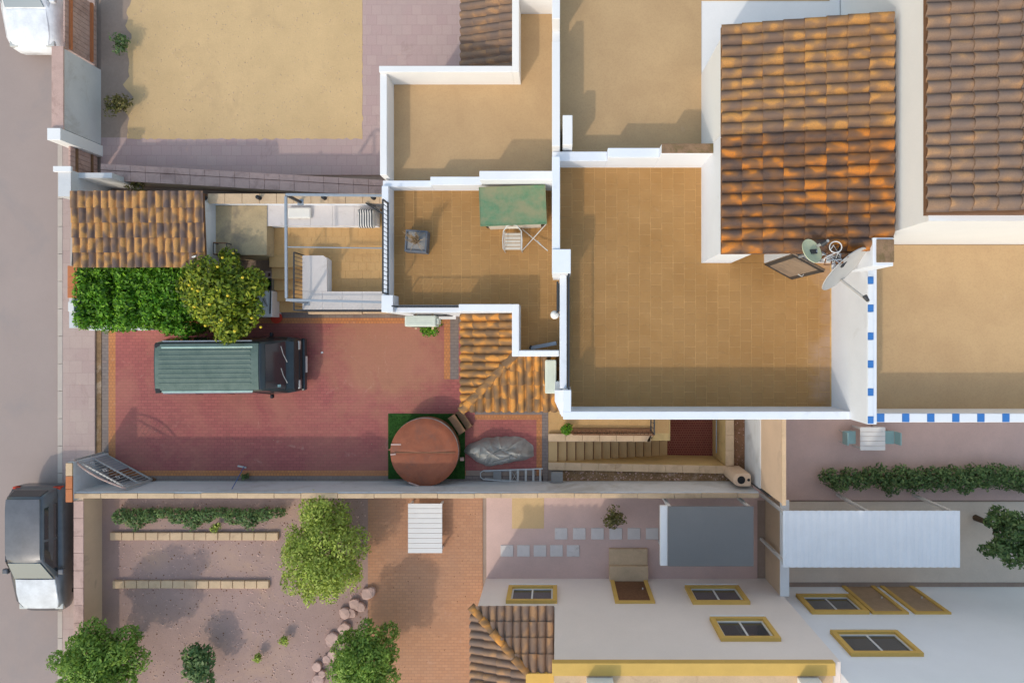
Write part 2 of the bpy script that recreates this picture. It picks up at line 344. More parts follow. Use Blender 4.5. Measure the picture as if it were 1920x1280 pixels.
def inst(name, me, parent, mat4):
    o = bpy.data.objects.new(name, me); COL.objects.link(o); o.parent = parent
    m = mat4.copy(); m.translation = m.translation - origin(parent); o.matrix_local = m; return o

# ---- flat floors laid tile by tile
_tm = {}
def tile_mesh(a, b, mat, th=0.006, ch=0.002):
    key = (round(a, 3), round(b, 3), mat)
    if key in _tm: return _tm[key]
    x, y = a / 2, b / 2; xi, yi = x - ch, y - ch
    vs = [(-x, -y, 0), (x, -y, 0), (x, y, 0), (-x, y, 0), (-x, -y, th - ch), (x, -y, th - ch), (x, y, th - ch), (-x, y, th - ch),
          (-xi, -yi, th), (xi, -yi, th), (xi, yi, th), (-xi, yi, th)]
    fs = [(8, 9, 10, 11)] + [(i, (i + 1) % 4, 4 + (i + 1) % 4, 4 + i) for i in range(4)] + [(4 + i, 4 + (i + 1) % 4, 8 + (i + 1) % 4, 8 + i) for i in range(4)]
    me = bpy.data.meshes.new('floor_tile'); me.from_pydata(vs, [], fs); me.materials.append(M[mat]); _tm[key] = me; return me
def lay_tiles(parent, rects, z, mat, pitch=0.268, joint=0.011, limit=300, name='floor_tile', x0=0.0, y0=0.0, half=True, along='Y'):
    out = []
    for (xa, xb, ya, yb) in rects:
        if along == 'X': A0, A1, B0, B1 = ya, yb, xa, xb
        else: A0, A1, B0, B1 = xa, xb, ya, yb
        i = math.floor((A0 - x0) / pitch) - 1
        while x0 + i * pitch < A1:
            off = pitch / 2 if (half and i % 2) else 0; j = math.floor((B0 - y0) / pitch) - 2
            while y0 + j * pitch + off < B1:
                a0, a1 = max(A0, x0 + i * pitch), min(A1, x0 + (i + 1) * pitch); b0, b1 = max(B0, y0 + j * pitch + off), min(B1, y0 + (j + 1) * pitch + off)
                a0 += joint / 2; a1 -= joint / 2; b0 += joint / 2; b1 -= joint / 2
                if a1 - a0 > 0.03 and b1 - b0 > 0.03: out.append((a0, a1, b0, b1) if along == 'Y' else (b0, b1, a0, a1))
                j += 1
            i += 1
    out.sort(key=lambda t: -(t[1] - t[0]) * (t[3] - t[2]) + random.random() * 1e-4)
    rest = MB()
    for k, (a0, a1, b0, b1) in enumerate(out):
        if k < limit:
            m4 = Matrix.Translation(((a0 + a1) / 2, (b0 + b1) / 2, z)) @ Matrix.Rotation(random.gauss(0, 0.002), 4, 'X') @ Matrix.Rotation(random.gauss(0, 0.002), 4, 'Y')
            inst(name, tile_mesh(a1 - a0, b1 - b0, mat), parent, m4)
        else: rest.box(a0, a1, b0, b1, z - 0.001, z + 0.006 + random.uniform(-.0005, .0005))
    if rest.v: rest.build('floor_tile_rest', mat, parent)['kind'] = 'stuff'

# ---- clay roof tiles
PROF = [(-.5, .0), (-.45, .044), (-.32, .08), (-.13, .094), (.07, .08), (.2, .042), (.27, .004), (.38, -.008), (.5, -.002)]
_rm = {}
def rtile_mesh(wd, L, mat):
    key = (round(wd, 3), round(L, 3), mat)
    if key in _rm: return _rm[key]
    n = len(PROF); th = 0.022; lift = 0.036
    vs = [(0, y * wd * 1.06, z * 0.92) for y, z in PROF] + [(L, y * wd * 1.06, z + lift) for y, z in PROF] + [(L, y * wd * 1.06, z + lift - th) for y, z in PROF] + [(0, y * wd * 1.06, z - th) for y, z in PROF]
    fs = []
    for i in range(n - 1): fs += [(i, n + i, n + i + 1, i + 1), (n + i, 2 * n + i, 2 * n + i + 1, n + i + 1), (2 * n + i, 3 * n + i, 3 * n + i + 1, 2 * n + i + 1)]
    me = bpy.data.meshes.new('roof_tile'); me.from_pydata(vs, [], fs); me.materials.append(M[mat])
    bm = bmesh.new(); bm.from_mesh(me); bmesh.ops.recalc_face_normals(bm, faces=bm.faces); bm.to_mesh(me); bm.free()
    for p in me.polygons: p.use_smooth = True
    me.set_sharp_from_angle(angle=R(50)); _rm[key] = me; return me
def lay_roof(parent, top, down, across, L, Wd, mat, wd=0.235, vis=0.41, cut=None, skip=None):
    """top: corner of the roof's upper edge; down: unit vector down the slope; across: unit vector along the eave."""
    top, down, across = Vector(top), Vector(down).normalized(), Vector(across).normalized()
    nrm = down.cross(across)
    if nrm.z < 0: nrm = -nrm
    yv = nrm.cross(down); rows = max(1, round(L / vis)); cols = max(1, round(Wd / wd)); vis = L / rows; wd = Wd / cols
    me = rtile_mesh(wd, vis + 0.06, mat)
    for r in range(rows):
        for c in range(cols):
            p = top + down * (vis * r - 0.05 + random.uniform(-.008, .008)) + across * (wd * (c + 0.5)) + nrm * 0.022
            rot = Matrix((down, yv, nrm)).transposed().to_4x4() @ Matrix.Rotation(random.gauss(0, 0.012), 4, 'Z')
            m4 = Matrix.Translation(p) @ rot; mid = p + down * vis / 2
            if skip and skip(mid): continue
            if cut:
                pt, nm = cut                                 # keep the side nm points to
                ds = [(m4 @ v.co - pt).dot(nm) for v in me.vertices]
                if max(ds) < 0.02: continue
                if min(ds) < 0:
                    bm = bmesh.new(); bm.from_mesh(me); iv = m4.inverted()
                    lp = iv @ pt; ln = (iv.to_3x3() @ nm).normalized()
                    bmesh.ops.bisect_plane(bm, geom=bm.verts[:] + bm.edges[:] + bm.faces[:], plane_co=lp, plane_no=ln, clear_inner=True)
                    m2 = bpy.data.meshes.new('roof_tile'); bm.to_mesh(m2); bm.free(); m2.materials.append(M[mat])
                    if len(m2.polygons): inst('roof_tile', m2, parent, m4)
                    continue
            inst('roof_tile', me, parent, m4)

# ---- foliage
def leaves(name, mat, parent, clumps, n, size, seed=0, flat=0.5, kind=None):
    rs = np.random.RandomState(seed); cl = np.array(clumps, float)
    wgt = cl[:, 3] * cl[:, 4]; k = rs.choice(len(cl), n, p=wgt / wgt.sum())
    dirs = rs.normal(size=(n, 3)); dirs /= np.linalg.norm(dirs, axis=1)[:, None]
    rad = rs.uniform(0.25, 1, n) ** 0.45
    rad *= rs.uniform(0.9, 1.1, n)
    pos = cl[k, :3] + dirs * rad[:, None] * cl[k, 3:6]
    pos[:, 2] = np.maximum(pos[:, 2], 0.03)
    out = dirs * 0.8 + np.array([0, 0, flat]) + rs.normal(scale=0.55, size=(n, 3)); out /= np.linalg.norm(out, axis=1)[:, None]
    tng = np.cross(out, rs.normal(size=(n, 3))); tng /= np.linalg.norm(tng, axis=1)[:, None]
    sid = np.cross(out, tng); l = size * rs.uniform(0.5, 1.4, n)[:, None]
    v0 = pos - tng * l * 0.5; v1 = pos + sid * l * 0.24 + out * l * 0.07; v2 = pos + tng * l * 0.5 - out * l * 0.08; v3 = pos - sid * l * 0.24 + out * l * 0.07
    V = np.stack([v0, v1, v2, v3], 1).reshape(-1, 3)
    o_ = origin(parent) if parent is not None else Vector((0, 0, 0)); V = V - np.array(o_)
    me = bpy.data.meshes.new(name); me.vertices.add(4 * n); me.vertices.foreach_set('co', V.ravel())
    me.loops.add(4 * n); me.loops.foreach_set('vertex_index', np.arange(4 * n, dtype=np.int32))
    me.polygons.add(n); me.polygons.foreach_set('loop_start', np.arange(0, 4 * n, 4, dtype=np.int32))
    me.update(); me.validate(); me.materials.append(M[mat])
    o = bpy.data.objects.new(name, me); COL.objects.link(o)
    if parent is not None: o.parent = parent
    if kind: o['kind'] = kind
    return o
def ball_clumps(c, rx, ry, rz, n, seed, k=0.36):
    r = random.Random(seed); out = [(c[0], c[1], c[2], rx * 0.6, ry * 0.6, rz * 0.6)]
    for i in range(n):
        z = 1 - 1.75 * (i + 0.5) / n; a = i * 2.39996 + r.uniform(-.3, .3); h = math.sqrt(max(0, 1 - z * z)); q = r.uniform(0.5, 0.9); s = r.uniform(0.55, 1.2) * k * (1.25 - 0.45 * q)
        out.append((c[0] + h * math.cos(a) * rx * q, c[1] + h * math.sin(a) * ry * q, c[2] + z * rz * q, rx * s, ry * s, rz * s))
    return out
def tree(name, label, cat, base, c, rx, ry, rz, n, size, mat, seed, trunk_r=0.09, clumps=16, group=None):
    t = thing(name, label, cat, base, group); r = random.Random(seed)
    top = Vector((c[0], c[1], c[2])); b = Vector(base); fork = b.lerp(top, 0.45)
    mb = MB().tube([b, b.lerp(fork, 0.5) + Vector((r.uniform(-.05, .05), r.uniform(-.05, .05), 0)), fork], [trunk_r * 1.2, trunk_r, trunk_r * 0.85], 8)
    for i in range(6):
        a = i * 1.05 + r.uniform(-.3, .3); e = top + Vector((math.cos(a) * rx * 0.65, math.sin(a) * ry * 0.65, r.uniform(-.3, .5) * rz))
        mb.tube([fork - Vector((0, 0, 0.05)), fork.lerp(e, 0.5) + Vector((0, 0, 0.1)), e], [trunk_r * 0.6, trunk_r * 0.4, trunk_r * 0.15], 6)
    mb.build('trunk', 'bark', t, smooth=True)
    leaves('crown', mat, t, ball_clumps(c, rx, ry, rz, clumps, seed), n, size, seed)
    return t
def plant(name, label, base, r_, h, n, size, mat, seed, cat='plant', group=None):
    t = thing(name, label, cat, base, group); b = Vector(base); rr = random.Random(seed)
    mb = MB()
    for i in range(5):
        a = i * 1.26 + rr.random(); mb.tube([b, b + Vector((math.cos(a) * r_ * 0.6, math.sin(a) * r_ * 0.6, h * 0.8))], [0.012, 0.005], 5)
    mb.build('stem', 'bark', t)
    cl = [(b.x + rr.uniform(-.5, .5) * r_, b.y + rr.uniform(-.5, .5) * r_, b.z + h * rr.uniform(.4, .75), r_ * .5, r_ * .5, h * .35) for _ in range(7)]
    leaves('foliage', mat, t, cl, n, size, seed); return t

# ================================================================== SETTING
# the plot's ground with the sunken stair cut out
SX0, SX1 = -0.30, 5.53                                       # stair well, left and right
SYT = -3.20                                                  # its upper edge
g = 120
gb = MB()
wy0, wy1 = -4.36, -1.85
for (a, b, c, e) in ((-g, SX0, -g, g), (SX1, g, -g, g), (SX0, SX1, -g, wy0), (SX0, SX1, wy1, g)):
    gb.add([(a, c, -.02), (b, c, -.02), (b, e, -.02), (a, e, -.02)], [(0, 1, 2, 3)])
struct(gb.build('ground', 'earth'))
RX = X(112)
def sheet(name, mat, x0, x1, y0, y1, z, th=0.03): return struct(box(name, mat, None, x0, x1, y0, y1, z - th, z))
sheet('road', 'asphalt', RX - 7.5, RX, -40, 40, -0.01)
kb = struct(MB().box(RX, RX + 0.01, -40, 40, -.03, .05).build('kerb', 'kerb'))
for i in range(-16, 17):
    box('kerb_stone', 'kerb', kb, RX, RX + 0.16, i * 0.9 + 0.006, i * 0.9 + 0.894, -.03, .10, 0.012)
sheet('pavement', 'pave_pink', RX + 0.16, X(181), -40, 40, 0.09, 0.12)
# driveway
DX0, DX1, DY0, DY1 = X(204), X(1030), -4.77, 0.80
dv = sheet('driveway', 'drive', X(217), -2.72, -4.42, 0.42, 0.012)
def strip(name, mat, x0, x1, y0, y1, z=0.012): o = box(name, mat, dv, x0, x1, y0, y1, z - 0.025, z); return o
strip('border_strip', 'border', X(204), X(217), -4.42, 0.42)
strip('border_strip', 'border', X(204), -3.02, -4.60, -4.42)
strip('border_strip', 'border', X(204), -3.73, 0.42, 0.60)
strip('kerb_strip', 'greystrip', X(191), X(204), -4.77, 0.80)
strip('kerb_strip', 'greystrip', X(204), X(1018), -4.77, -4.60)
strip('kerb_strip', 'greystrip', X(204), -2.72, 0.60, 0.80)
strip('border_strip', 'border', -3.73, -3.53, -1.42, 0.60, 0.015)
strip('kerb_strip', 'greystrip', -3.53, -3.25, -1.42, 0.60, 0.015)
strip('drive_paving', 'drive', -2.72, X(1006), -4.42, -2.75)
strip('border_strip', 'border', -2.72, X(1006), -2.75, -2.58)
strip('border_strip', 'border', X(1006), X(1016), -4.60, -2.58)
strip('kerb_strip', 'greystrip', -2.72, X(1016), -2.58, -1.9)
strip('kerb_strip', 'greystrip', X(1016), SX0, -4.77, -1.9)
strip('drive_paving', 'drive', -2.72, 0.0, -1.9, 0.42)
sheet('dirt_strip', 'dirt', X(181), X(191), -4.77, 0.8, 0.03, 0.05)
sheet('dirt_bed', 'dirt', X(1055), 5.9, -4.77, -4.36, 0.01)
sheet('dirt_bed', 'dirt_red', 5.77, 6.17, -4.36, -1.6, 0.02)
sheet('soil_gap', 'dirt_red', X(195), -4.8, 4.30, 4.62, 0.30, 0.32)

# boundary wall along the drive
bw = thing('boundary_wall', 'long white garden wall with stone coping beside the red drive', 'wall', (-4, -4.9, 0))
box('wall_body', 'white_old', bw, -14.78, 6.17, -4.94, -4.77, -0.02, 1.58)
x = -14.78; i = 0
while x < 6.1:
    L = 1.12 if i % 3 else 0.82; x2 = min(x + L, 6.17)
    box('coping_stone', 'stone', bw, x + .006, x2 - .006, -4.95 + random.uniform(-.008, .008), -4.80 + random.uniform(-.012, .012), 1.58, 1.625 + random.uniform(0, .01), 0.01); x = x2; i += 1
# street front wall with pillar
fw = thing('gate_pier', 'short white street wall with orange brick cap at the gate', 'wall', (-14.9, -4.3, 0))
box('wall_body', 'white_old', fw, -14.98, -14.78, -5.02, -3.85, -0.02, 1.62)
for k in range(3): box('cap_brick', 'orange_tile' if k < 2 else 'stone', fw, -15.0, -14.80, -5.06 + k * .4, -4.67 + k * .4, 1.62, 1.68, 0.01)

# gate leaf swung open against the wall
A, B = Vector((-14.93, -3.82, 0)), Vector((-13.32, -4.70, 0))
gt = thing('metal_gate', 'grey barred metal gate leaf swung open against the white wall', 'gate', A)
u = (B - A).normalized(); Lg = (B - A).length
gp = lambda s, z: A + u * s + Vector((0, 0, z))
top = lambda s: 1.42 + 0.22 * math.sin(math.pi * s / Lg)
fr = MB()
fr.bar(gp(0, .06), gp(0, top(0)), .05, .05); fr.bar(gp(Lg, .06), gp(Lg, top(Lg)), .05, .05)
for z in (.09, .72): fr.bar(gp(0, z), gp(Lg, z), .045, .04)
fr.bar(gp(0, 1.36), gp(Lg, 1.36), .045, .04); fr.build('gate_frame', 'alu_dull', gt)
MB().tube([gp(Lg * k / 16, top(Lg * k / 16)) for k in range(17)], 0.03, 8).build('top_rail', 'stone_pink', gt, smooth=True)
nb = 15
for k in range(1, nb):
    s = Lg * k / nb; MB().tube([gp(s, .09), gp(s, top(s) + .06)], 0.011, 6).build('bar', 'alu_dull', gt)
MB().box(0, 0, 0, 0, 0, 0)
pl_ = MB(); n_ = Vector((-u.y, u.x, 0)) * 0.006
pts = [gp(.03, .12), gp(Lg * .55, .12), gp(Lg * .55, .70), gp(.03, .70)]
pl_.add([p + n_ for p in pts] + [p - n_ for p in pts], [(0, 1, 2, 3), (7, 6, 5, 4), (0, 4, 5, 1), (1, 5, 6, 2), (2, 6, 7, 3), (3, 7, 4, 0)]); pl_.build('kick_plate', 'steel', gt)
for s in (.35, .8, 1.25):
    c = gp(s, 1.04); MB().tube([c + (u * math.cos(t) + Vector((0, 0, 1)) * math.sin(t)) * (.05 + .02 * t / 6) for t in [k * .45 for k in range(15)]], .009, 6).build('scroll', 'alu', gt, smooth=True)
MB().bar(gp(Lg - .03, .02), gp(Lg + .1, .02), .12, .06).build('stop_block', 'rusty', gt)

# neighbour's low wall above the plot
nw = thing('low_fence_wall', 'low pinkish brick boundary wall between the two front gardens', 'wall', (-10, 4.75, 0))
xa, xb, ya, yb = X(190, .9), -4.78, Y(328, .9), Y(352, .9)
wl = lambda x_: 5.18 + (x_ - xa) / (xb - xa) * (4.62 - 5.18)
MB().prism([(xa, wl(xa) - .20), (xb, wl(xb) - .20), (xb, wl(xb) + .22), (xa, wl(xa) + .22)], -.02, .86).build('wall_body', 'tan_wall', nw)
x = xa
while x < xb - .05:
    x2 = min(x + .47, xb)
    for (o0, o1, dz) in ((-.24, .06, 0), (.075, .26, .02)):
        MB().prism([(x + .005, wl(x) + o0), (x2 - .005, wl(x2) + o0), (x2 - .005, wl(x2) + o1), (x + .005, wl(x) + o1)], .86, .915 + dz + random.uniform(0, .012)).build('coping_stone', 'stone_pink', nw)
    x = x2
st_ = thing('street_wall_stub', 'white street wall stub above the tiled shed roof', 'wall', (-14.8, 4.6, 0))
box('wall_body', 'white_old', st_, -15.1, -14.72, 4.22, 5.02, -.02, 1.85); box('wall_cap', 'white_soft', st_, -15.2, -14.66, 4.95, 5.12, 1.85, 1.93, .01); box('ledge', 'white_old', st_, -14.72, -13.7, 4.86, 5.02, -.02, 1.5)
plant('dry_weed', 'wispy dry weed growing in the gap behind the tiled shed', P(262, 345, .3), .42, .45, 420, .09, 'leaf_dry', 5)

# ================================================================== OUR HOUSE
T1, T2 = 3.4, 6.2
house = thing('terraced_house', 'white house with tan tiled roof terraces and orange clay roofs, seen sharp at centre', 'house', (2, 1, 0))
# masses
MB().prism([(-4.755, .65), (-1.206, .65), (-1.206, -.54), (.058, -.54), (.058, 1.58), (-.122, 1.58), (-.122, 4.30), (-4.755, 4.30)], -.02, T1 - .012).build('wall', 'white', house)
MB().prism([(.06, -1.86), (6.75, -1.86), (6.75, 4.24), (-.12, 4.24), (-.12, 1.58), (.06, 1.58)], [-2.05] * 6, T2 - .012).build('wall', 'white', house)
# lower terrace floor
f1 = MB().prism([(-4.57, .85), (-1.02, .85), (-1.02, -.383), (.055, -.383), (.055, 1.57), (-.125, 1.57), (-.125, 4.07), (-4.57, 4.07)], T1 - .012, T1).build('terrace_floor', 'grout', house)
lay_tiles(f1, [(-4.56, -.13, .86, 4.06), (-1.01, .05, -.375, .86), (-.13, .05, .86, 1.56)], T1, 'tile', x0=-4.56, y0=.12)
f2 = MB().prism([(.06, 1.58), (.06, 4.02), (3.438, 4.02), (3.438, 1.745), (6.545, 1.745), (6.545, -1.68), (.21, -1.68), (.21, 1.58)], T2 - .012, T2).build('terrace_floor', 'grout', house)
lay_tiles(f2, [(.08, 3.43, 1.748, 4.01), (.30, 6.535, -1.67, 1.748)], T2, 'tile', x0=.08, y0=1.748)
# lower terrace parapets
par = lambda *a, mat='white': box('parapet', mat, house, *a, 0.012)
par(-4.755, -4.572, 3.62, 4.067, T1 - .1, 4.02)
par(-4.755, -4.572, 1.11, 3.62, T1 - .1, 3.92)
par(-4.755, -4.44, .65, 1.11, T1 - .1, 4.05)
par(-4.755, -3.42, 4.067, 4.236, T1 - .1, 3.90)
par(-3.42, -2.03, 4.067, 4.29, T1 - .1, 4.12)
par(-2.03, -.12, 4.067, 4.30, T1 - .1, 4.72)
par(-4.44, -2.62, .65, .85, T1 - .1, 3.80)
par(-2.62, -1.206, .65, .85, T1 - .1, 4.35)
par(-1.206, -1.02, -.54, .85, T1 - .1, 4.35)
par(-1.02, .04, -.54, -.383, T1 - .1, 4.35)
def railing(parent, p, q, z0, z1, gap=.115, r=.009, mat='iron', name='railing'):
    p, q = Vector(p), Vector(q); o_ = MB(); L = (q - p).length
    for z in (z0 + .04, z1): o_.bar((p.x, p.y, z), (q.x, q.y, z), .04, .03)
    for e in (p, q): o_.bar((e.x, e.y, z0), (e.x, e.y, z1), .035, .035)
    rl = o_.build(name, mat, parent); n = max(1, int(L / gap))
    for k in range(1, n):
        c = p.lerp(q, k / n); MB().tube([(c.x, c.y, z0 + .04), (c.x, c.y, z1)], r, 6).build('baluster', mat, rl)
    return rl
railing(house, (-4.60, 1.14), (-4.60, 3.60), 3.92, 4.5)
railing(house, (-4.40, .80), (-2.66, .80), 3.80, 4.32)
# upper terrace parapets
par(-.12, .06, 1.94, 4.02, T2 - .1, 7.22)
par(-.12, .30, 1.40, 1.94, T2 - .1, 7.26)
par(.06, .215, -1.20, 1.40, T2 - .1, 6.78)
par(.13, .31, -1.68, -1.20, T2 - .1, 7.24)
par(.13, 6.545, -1.86, -1.68, T2 - .1, 7.24)
par(-.12, 1.14, 4.02, 4.237, T2 - .1, 6.82)
par(1.14, 2.30, 4.02, 4.237, T2 - .1, 7.12)
par(2.30, 3.44, 4.02, 4.237, T2 - .1, 7.43)
box('parapet_cap', 'gravel_cap', house, 2.30, 3.44, 4.03, 4.24, 7.43, 7.47, .01)
# chamfered corner on the lower left
MB().prism([(-.06, -1.25), (.129, -1.25), (.129, -1.855), (.10, -1.855), (-.06, -1.5)], 3.3, 6.72).build('corner_pier', 'white', house)
railing(house, (.255, -1.18), (.255, 1.38), 6.30, 7.22, gap=.11)
MB().box(.235, .275, -1.18, 1.38, 7.22, 7.25).build('handrail', 'iron', house)
# right hand high wall with glazed cap
par(6.545, 6.75, -1.86, 1.60, T2 - .1, 8.08, mat='white')
yy = -1.84
for k in range(12):
    if k % 2 == 0: box('blue_cap_tile', 'blue_tile', house, 6.553, 6.665, yy, min(yy + .15, 1.55), 8.08, 8.115, .004); yy += .155
    else: box('white_cap_tile', 'white_tile', house, 6.55, 6.66, yy, min(yy + .428, 1.58), 8.08, 8.11, .004); yy += .433
    if yy > 1.5: break
# stair block on the upper terrace with door opening
BX0, BX1, BY0, BY1, BZ = 3.438, 6.75, 1.745, 4.24, 8.32
box('block_wall', 'white', house, BX0, BX0 + .2, BY0, BY1, T2 - .1, BZ)
box('block_wall', 'white', house, BX0 + .2, 4.14, BY0, BY0 + .2, T2 - .1, BZ)
box('block_wall', 'white', house, 4.935, 6.545, BY0, BY0 + .2, T2 - .1, BZ)
box('lintel', 'white', house, 4.14, 4.935, BY0, BY0 + .2, 8.17, BZ)
box('wall_head', 'white', house, 5.6, 6.62, 1.58, 1.745, 7.9, 8.22, .012)
box('landing_floor', 'tile', house, 4.14, 6.0, BY0 + .001, 3.6, T2 - .05, T2 + .004)
dl = thing('open_door', 'weathered brown door leaf standing open on the upper roof terrace', 'door', (4.935, 1.72, T2))
a0, b0 = Vector((4.95, 1.73, 0)), Vector((5.61, 1.37, 0)); du = (b0 - a0).normalized()
MB().bar(a0 + Vector((0, 0, T2 + .02 + .98)), b0 + Vector((0, 0, T2 + .02 + .98)), .045, 1.94).build('leaf', 'door', dl)
dn = Vector((du.y, -du.x, 0))
for s in (1, -1):
    off = dn * .026 * s; fr = MB()
    for z in (T2 + .06, T2 + 1.93): fr.bar(a0 + off + Vector((0, 0, z)), b0 + off + Vector((0, 0, z)), .012, .09)
    for e in (a0 + du * .05, b0 - du * .05): fr.bar(e + off + Vector((0, 0, T2 + .06)), e + off + Vector((0, 0, T2 + 1.93)), .09, .012, up=dn)
    fr.build('door_frame', 'iron', dl)
MB().tube([b0 - du * .09 + dn * .03 + Vector((0, 0, T2 + 1.0)), b0 - du * .09 + dn * .09 + Vector((0, 0, T2 + 1.0)), b0 - du * .2 + dn * .09 + Vector((0, 0, T2 + 1.0))], .011, 6).build('door_handle', 'alu', dl)
# upper roof (ours ends at the party line; the neighbour's carries on)
RS = math.atan2(.60, 3.2)
def upper_roof(parent, y0, y1, mat, skip=None):
    xl, zl, xr, zr = 3.40, 8.38, 6.61, 8.98
    dk = MB(); dk.add([(xl, y0, zl - .02), (xr, y0, zr - .02), (xr, y1, zr - .02), (xl, y1, zl - .02), (xl, y0, zl - .10), (xr, y0, zr - .5), (xr, y1, zr - .5), (xl, y1, zl - .10)],
                      [(0, 1, 2, 3), (7, 6, 5, 4), (0, 4, 5, 1), (1, 5, 6, 2), (2, 6, 7, 3), (3, 7, 4, 0)])
    r = dk.build('roof', 'deck', parent); dn_ = Vector((xl - xr, 0, zl - zr))
    lay_roof(r, (xr, y0, zr), dn_, (0, 1, 0), dn_.length, y1 - y0, mat, skip=skip)
upper_roof(house, 1.70, 4.12, 'clay_dark', skip=lambda p: p.x > 6.2 and p.y < 1.93)
box('chimney', 'white', house, 6.22, 6.62, 1.38, 1.94, 7.8, 9.05, .01); box('chimney_cap', 'gravel_cap', house, 6.28, 6.62, 1.45, 1.90, 9.05, 9.09, .01)
# porch roof wrapping the corner
pr = MB().prism([(-2.74, .64), (-1.21, .64), (-1.21, -.545), (.055, -.545), (.055, -2.12), (-2.74, -2.12)], 2.55, 2.70).build('porch_roof', 'deck', house)
ez, iz = 2.74, 3.26
dk = MB(); e0 = Vector((-2.76, -2.14, ez)); h0 = Vector((-1.21, -.545, iz))
dk.add([(-2.76, .645, ez), e0, h0, (-1.21, .645, iz)], [(0, 1, 2, 3)]); dk.add([e0, (.055, -2.14, ez), (.055, -.545, iz), h0], [(0, 1, 2, 3)])
dk.build('roof_deck', 'deck', house)
hip = Vector((h0.x - e0.x, h0.y - e0.y, 0)).normalized(); hn = Vector((-hip.y, hip.x, 0))
dL = Vector((-1.55, 0, ez - iz)); lay_roof(pr, (-1.21, .645, iz), dL, (0, -1, 0), dL.length, 2.79, 'clay_orange', cut=(e0, hn))
dD = Vector((0, -1.595, ez - iz)); lay_roof(pr, (-2.76, -.545, iz), dD, (1, 0, 0), dD.length, 2.81, 'clay_orange', cut=(e0, -hn))
hv = h0 - e0; nh = 6
for k in range(nh):
    p = e0 + hv * ((k - .1) / nh); q = e0 + hv * ((k + 1.12) / nh); uu = (q - p).normalized(); sd = uu.cross(Vector((0, 0, 1))).normalized(); vs = []
    for (c, rr, lf) in ((p, .135, .07), (q, .105, .05)):
        vs += [c + sd * rr * math.cos(t) + Vector((0, 0, lf + rr * .75 * math.sin(t))) for t in [math.pi * i / 8 for i in range(9)]]
        vs += [c + sd * (rr - .016) * math.cos(t) + Vector((0, 0, lf + (rr - .02) * .75 * math.sin(t))) for t in [math.pi * i / 8 for i in range(9)]]
    fs = []
    for i in range(8): fs += [(i, i + 1, 19 + i, 18 + i), (9 + i, 27 + i, 28 + i, 10 + i), (i, 9 + i, 10 + i, i + 1)]
    MB().add(vs, fs).build('ridge_tile', 'clay_orange', pr, smooth=True)
for (x_, y_) in ((-2.6, -2.0), (-2.6, .4), (-.2, -2.0)): box('porch_post', 'white', house, x_ - .12, x_ + .12, y_ - .12, y_ + .12, 0, 2.56, .01)
box('mortar_fillet', 'white_soft', house, -2.80, -2.72, -.75, .62, 2.52, 2.62)
# a few openings on the facades
def window(parent, axis, c, a0, a1, z0, z1, sgn, mat='iron', trim=None, pane='wglass'):
    """window in a wall plane: axis 'y' -> wall at y=c, spans x a0..a1; sgn = outward direction"""
    def bx(n, m, s0, s1, zz0, zz1, d0, d1, par_):
        lo, hi = sorted((c + sgn * d0, c + sgn * d1))
        return box(n, m, par_, s0, s1, lo, hi, zz0, zz1) if axis == 'y' else box(n, m, par_, lo, hi, s0, s1, zz0, zz1)
    f = bx('window', pane, a0, a1, z0, z1, -.02, .006, parent)
    for (s0, s1, q0, q1) in ((a0, a1, z0, z0 + .05), (a0, a1, z1 - .05, z1), (a0, a0 + .05, z0 + .05, z1 - .05), (a1 - .05, a1, z0 + .05, z1 - .05), ((a0 + a1) / 2 - .025, (a0 + a1) / 2 + .025, z0 + .05, z1 - .05)):
        bx('frame', mat, s0, s1, q0, q1, .006, .03, f)
    if trim:
        for (s0, s1, q0, q1) in ((a0 - .13, a1 + .13, z0 - .13, z0), (a0 - .13, a1 + .13, z1, z1 + .13), (a0 - .13, a0, z0, z1), (a1, a1 + .13, z0, z1)):
            bx('surround', trim, s0, s1, q0, q1, -.01, .10, f)
    bx('sill', 'white_soft', a0 - .1, a1 + .1, z0 - .19 if trim else z0 - .06, z0 - .135 if trim else z0, 0, .12, f)
    return f
window(house, 'y', .65, -4.3, -3.3, 1.0, 2.1, -1); window(house, 'x', -4.755, 1.6, 3.0, 1.3, 2.9, -1)
window(house, 'y', -1.86, 1.0, 2.2, 4.0, 5.1, -1); window(house, 'y', -1.86, 4.2, 5.4, 4.0, 5.1, -1)
dr = box('door', 'glass', house, .03, .062, .62, 1.32, T1 + .02, T1 + 2.05); box('door_frame', 'iron', dr, -.02, .03, .58, 1.36, T1 + 2.05, T1 + 2.12)
# wall lamp
wlp = thing('globe_wall_lamp', 'round white globe lamp on the wall of the lower terrace', 'lamp', (-.05, .56, 5.3))
c = P(1040, 590, 5.3); MB().lathe([(.004, -.115), (.05, -.1), (.09, -.07), (.11, 0), (.09, .07), (.05, .1), (.004, .115)], c, 18).build('globe', 'globe', wlp, smooth=True, angle=60)
MB().tube([c + Vector((.05, 0, -.1)), c + Vector((.12, 0, -.12)), (.06, c.y, c.z - .05)], .016, 6).build('bracket', 'iron', wlp)

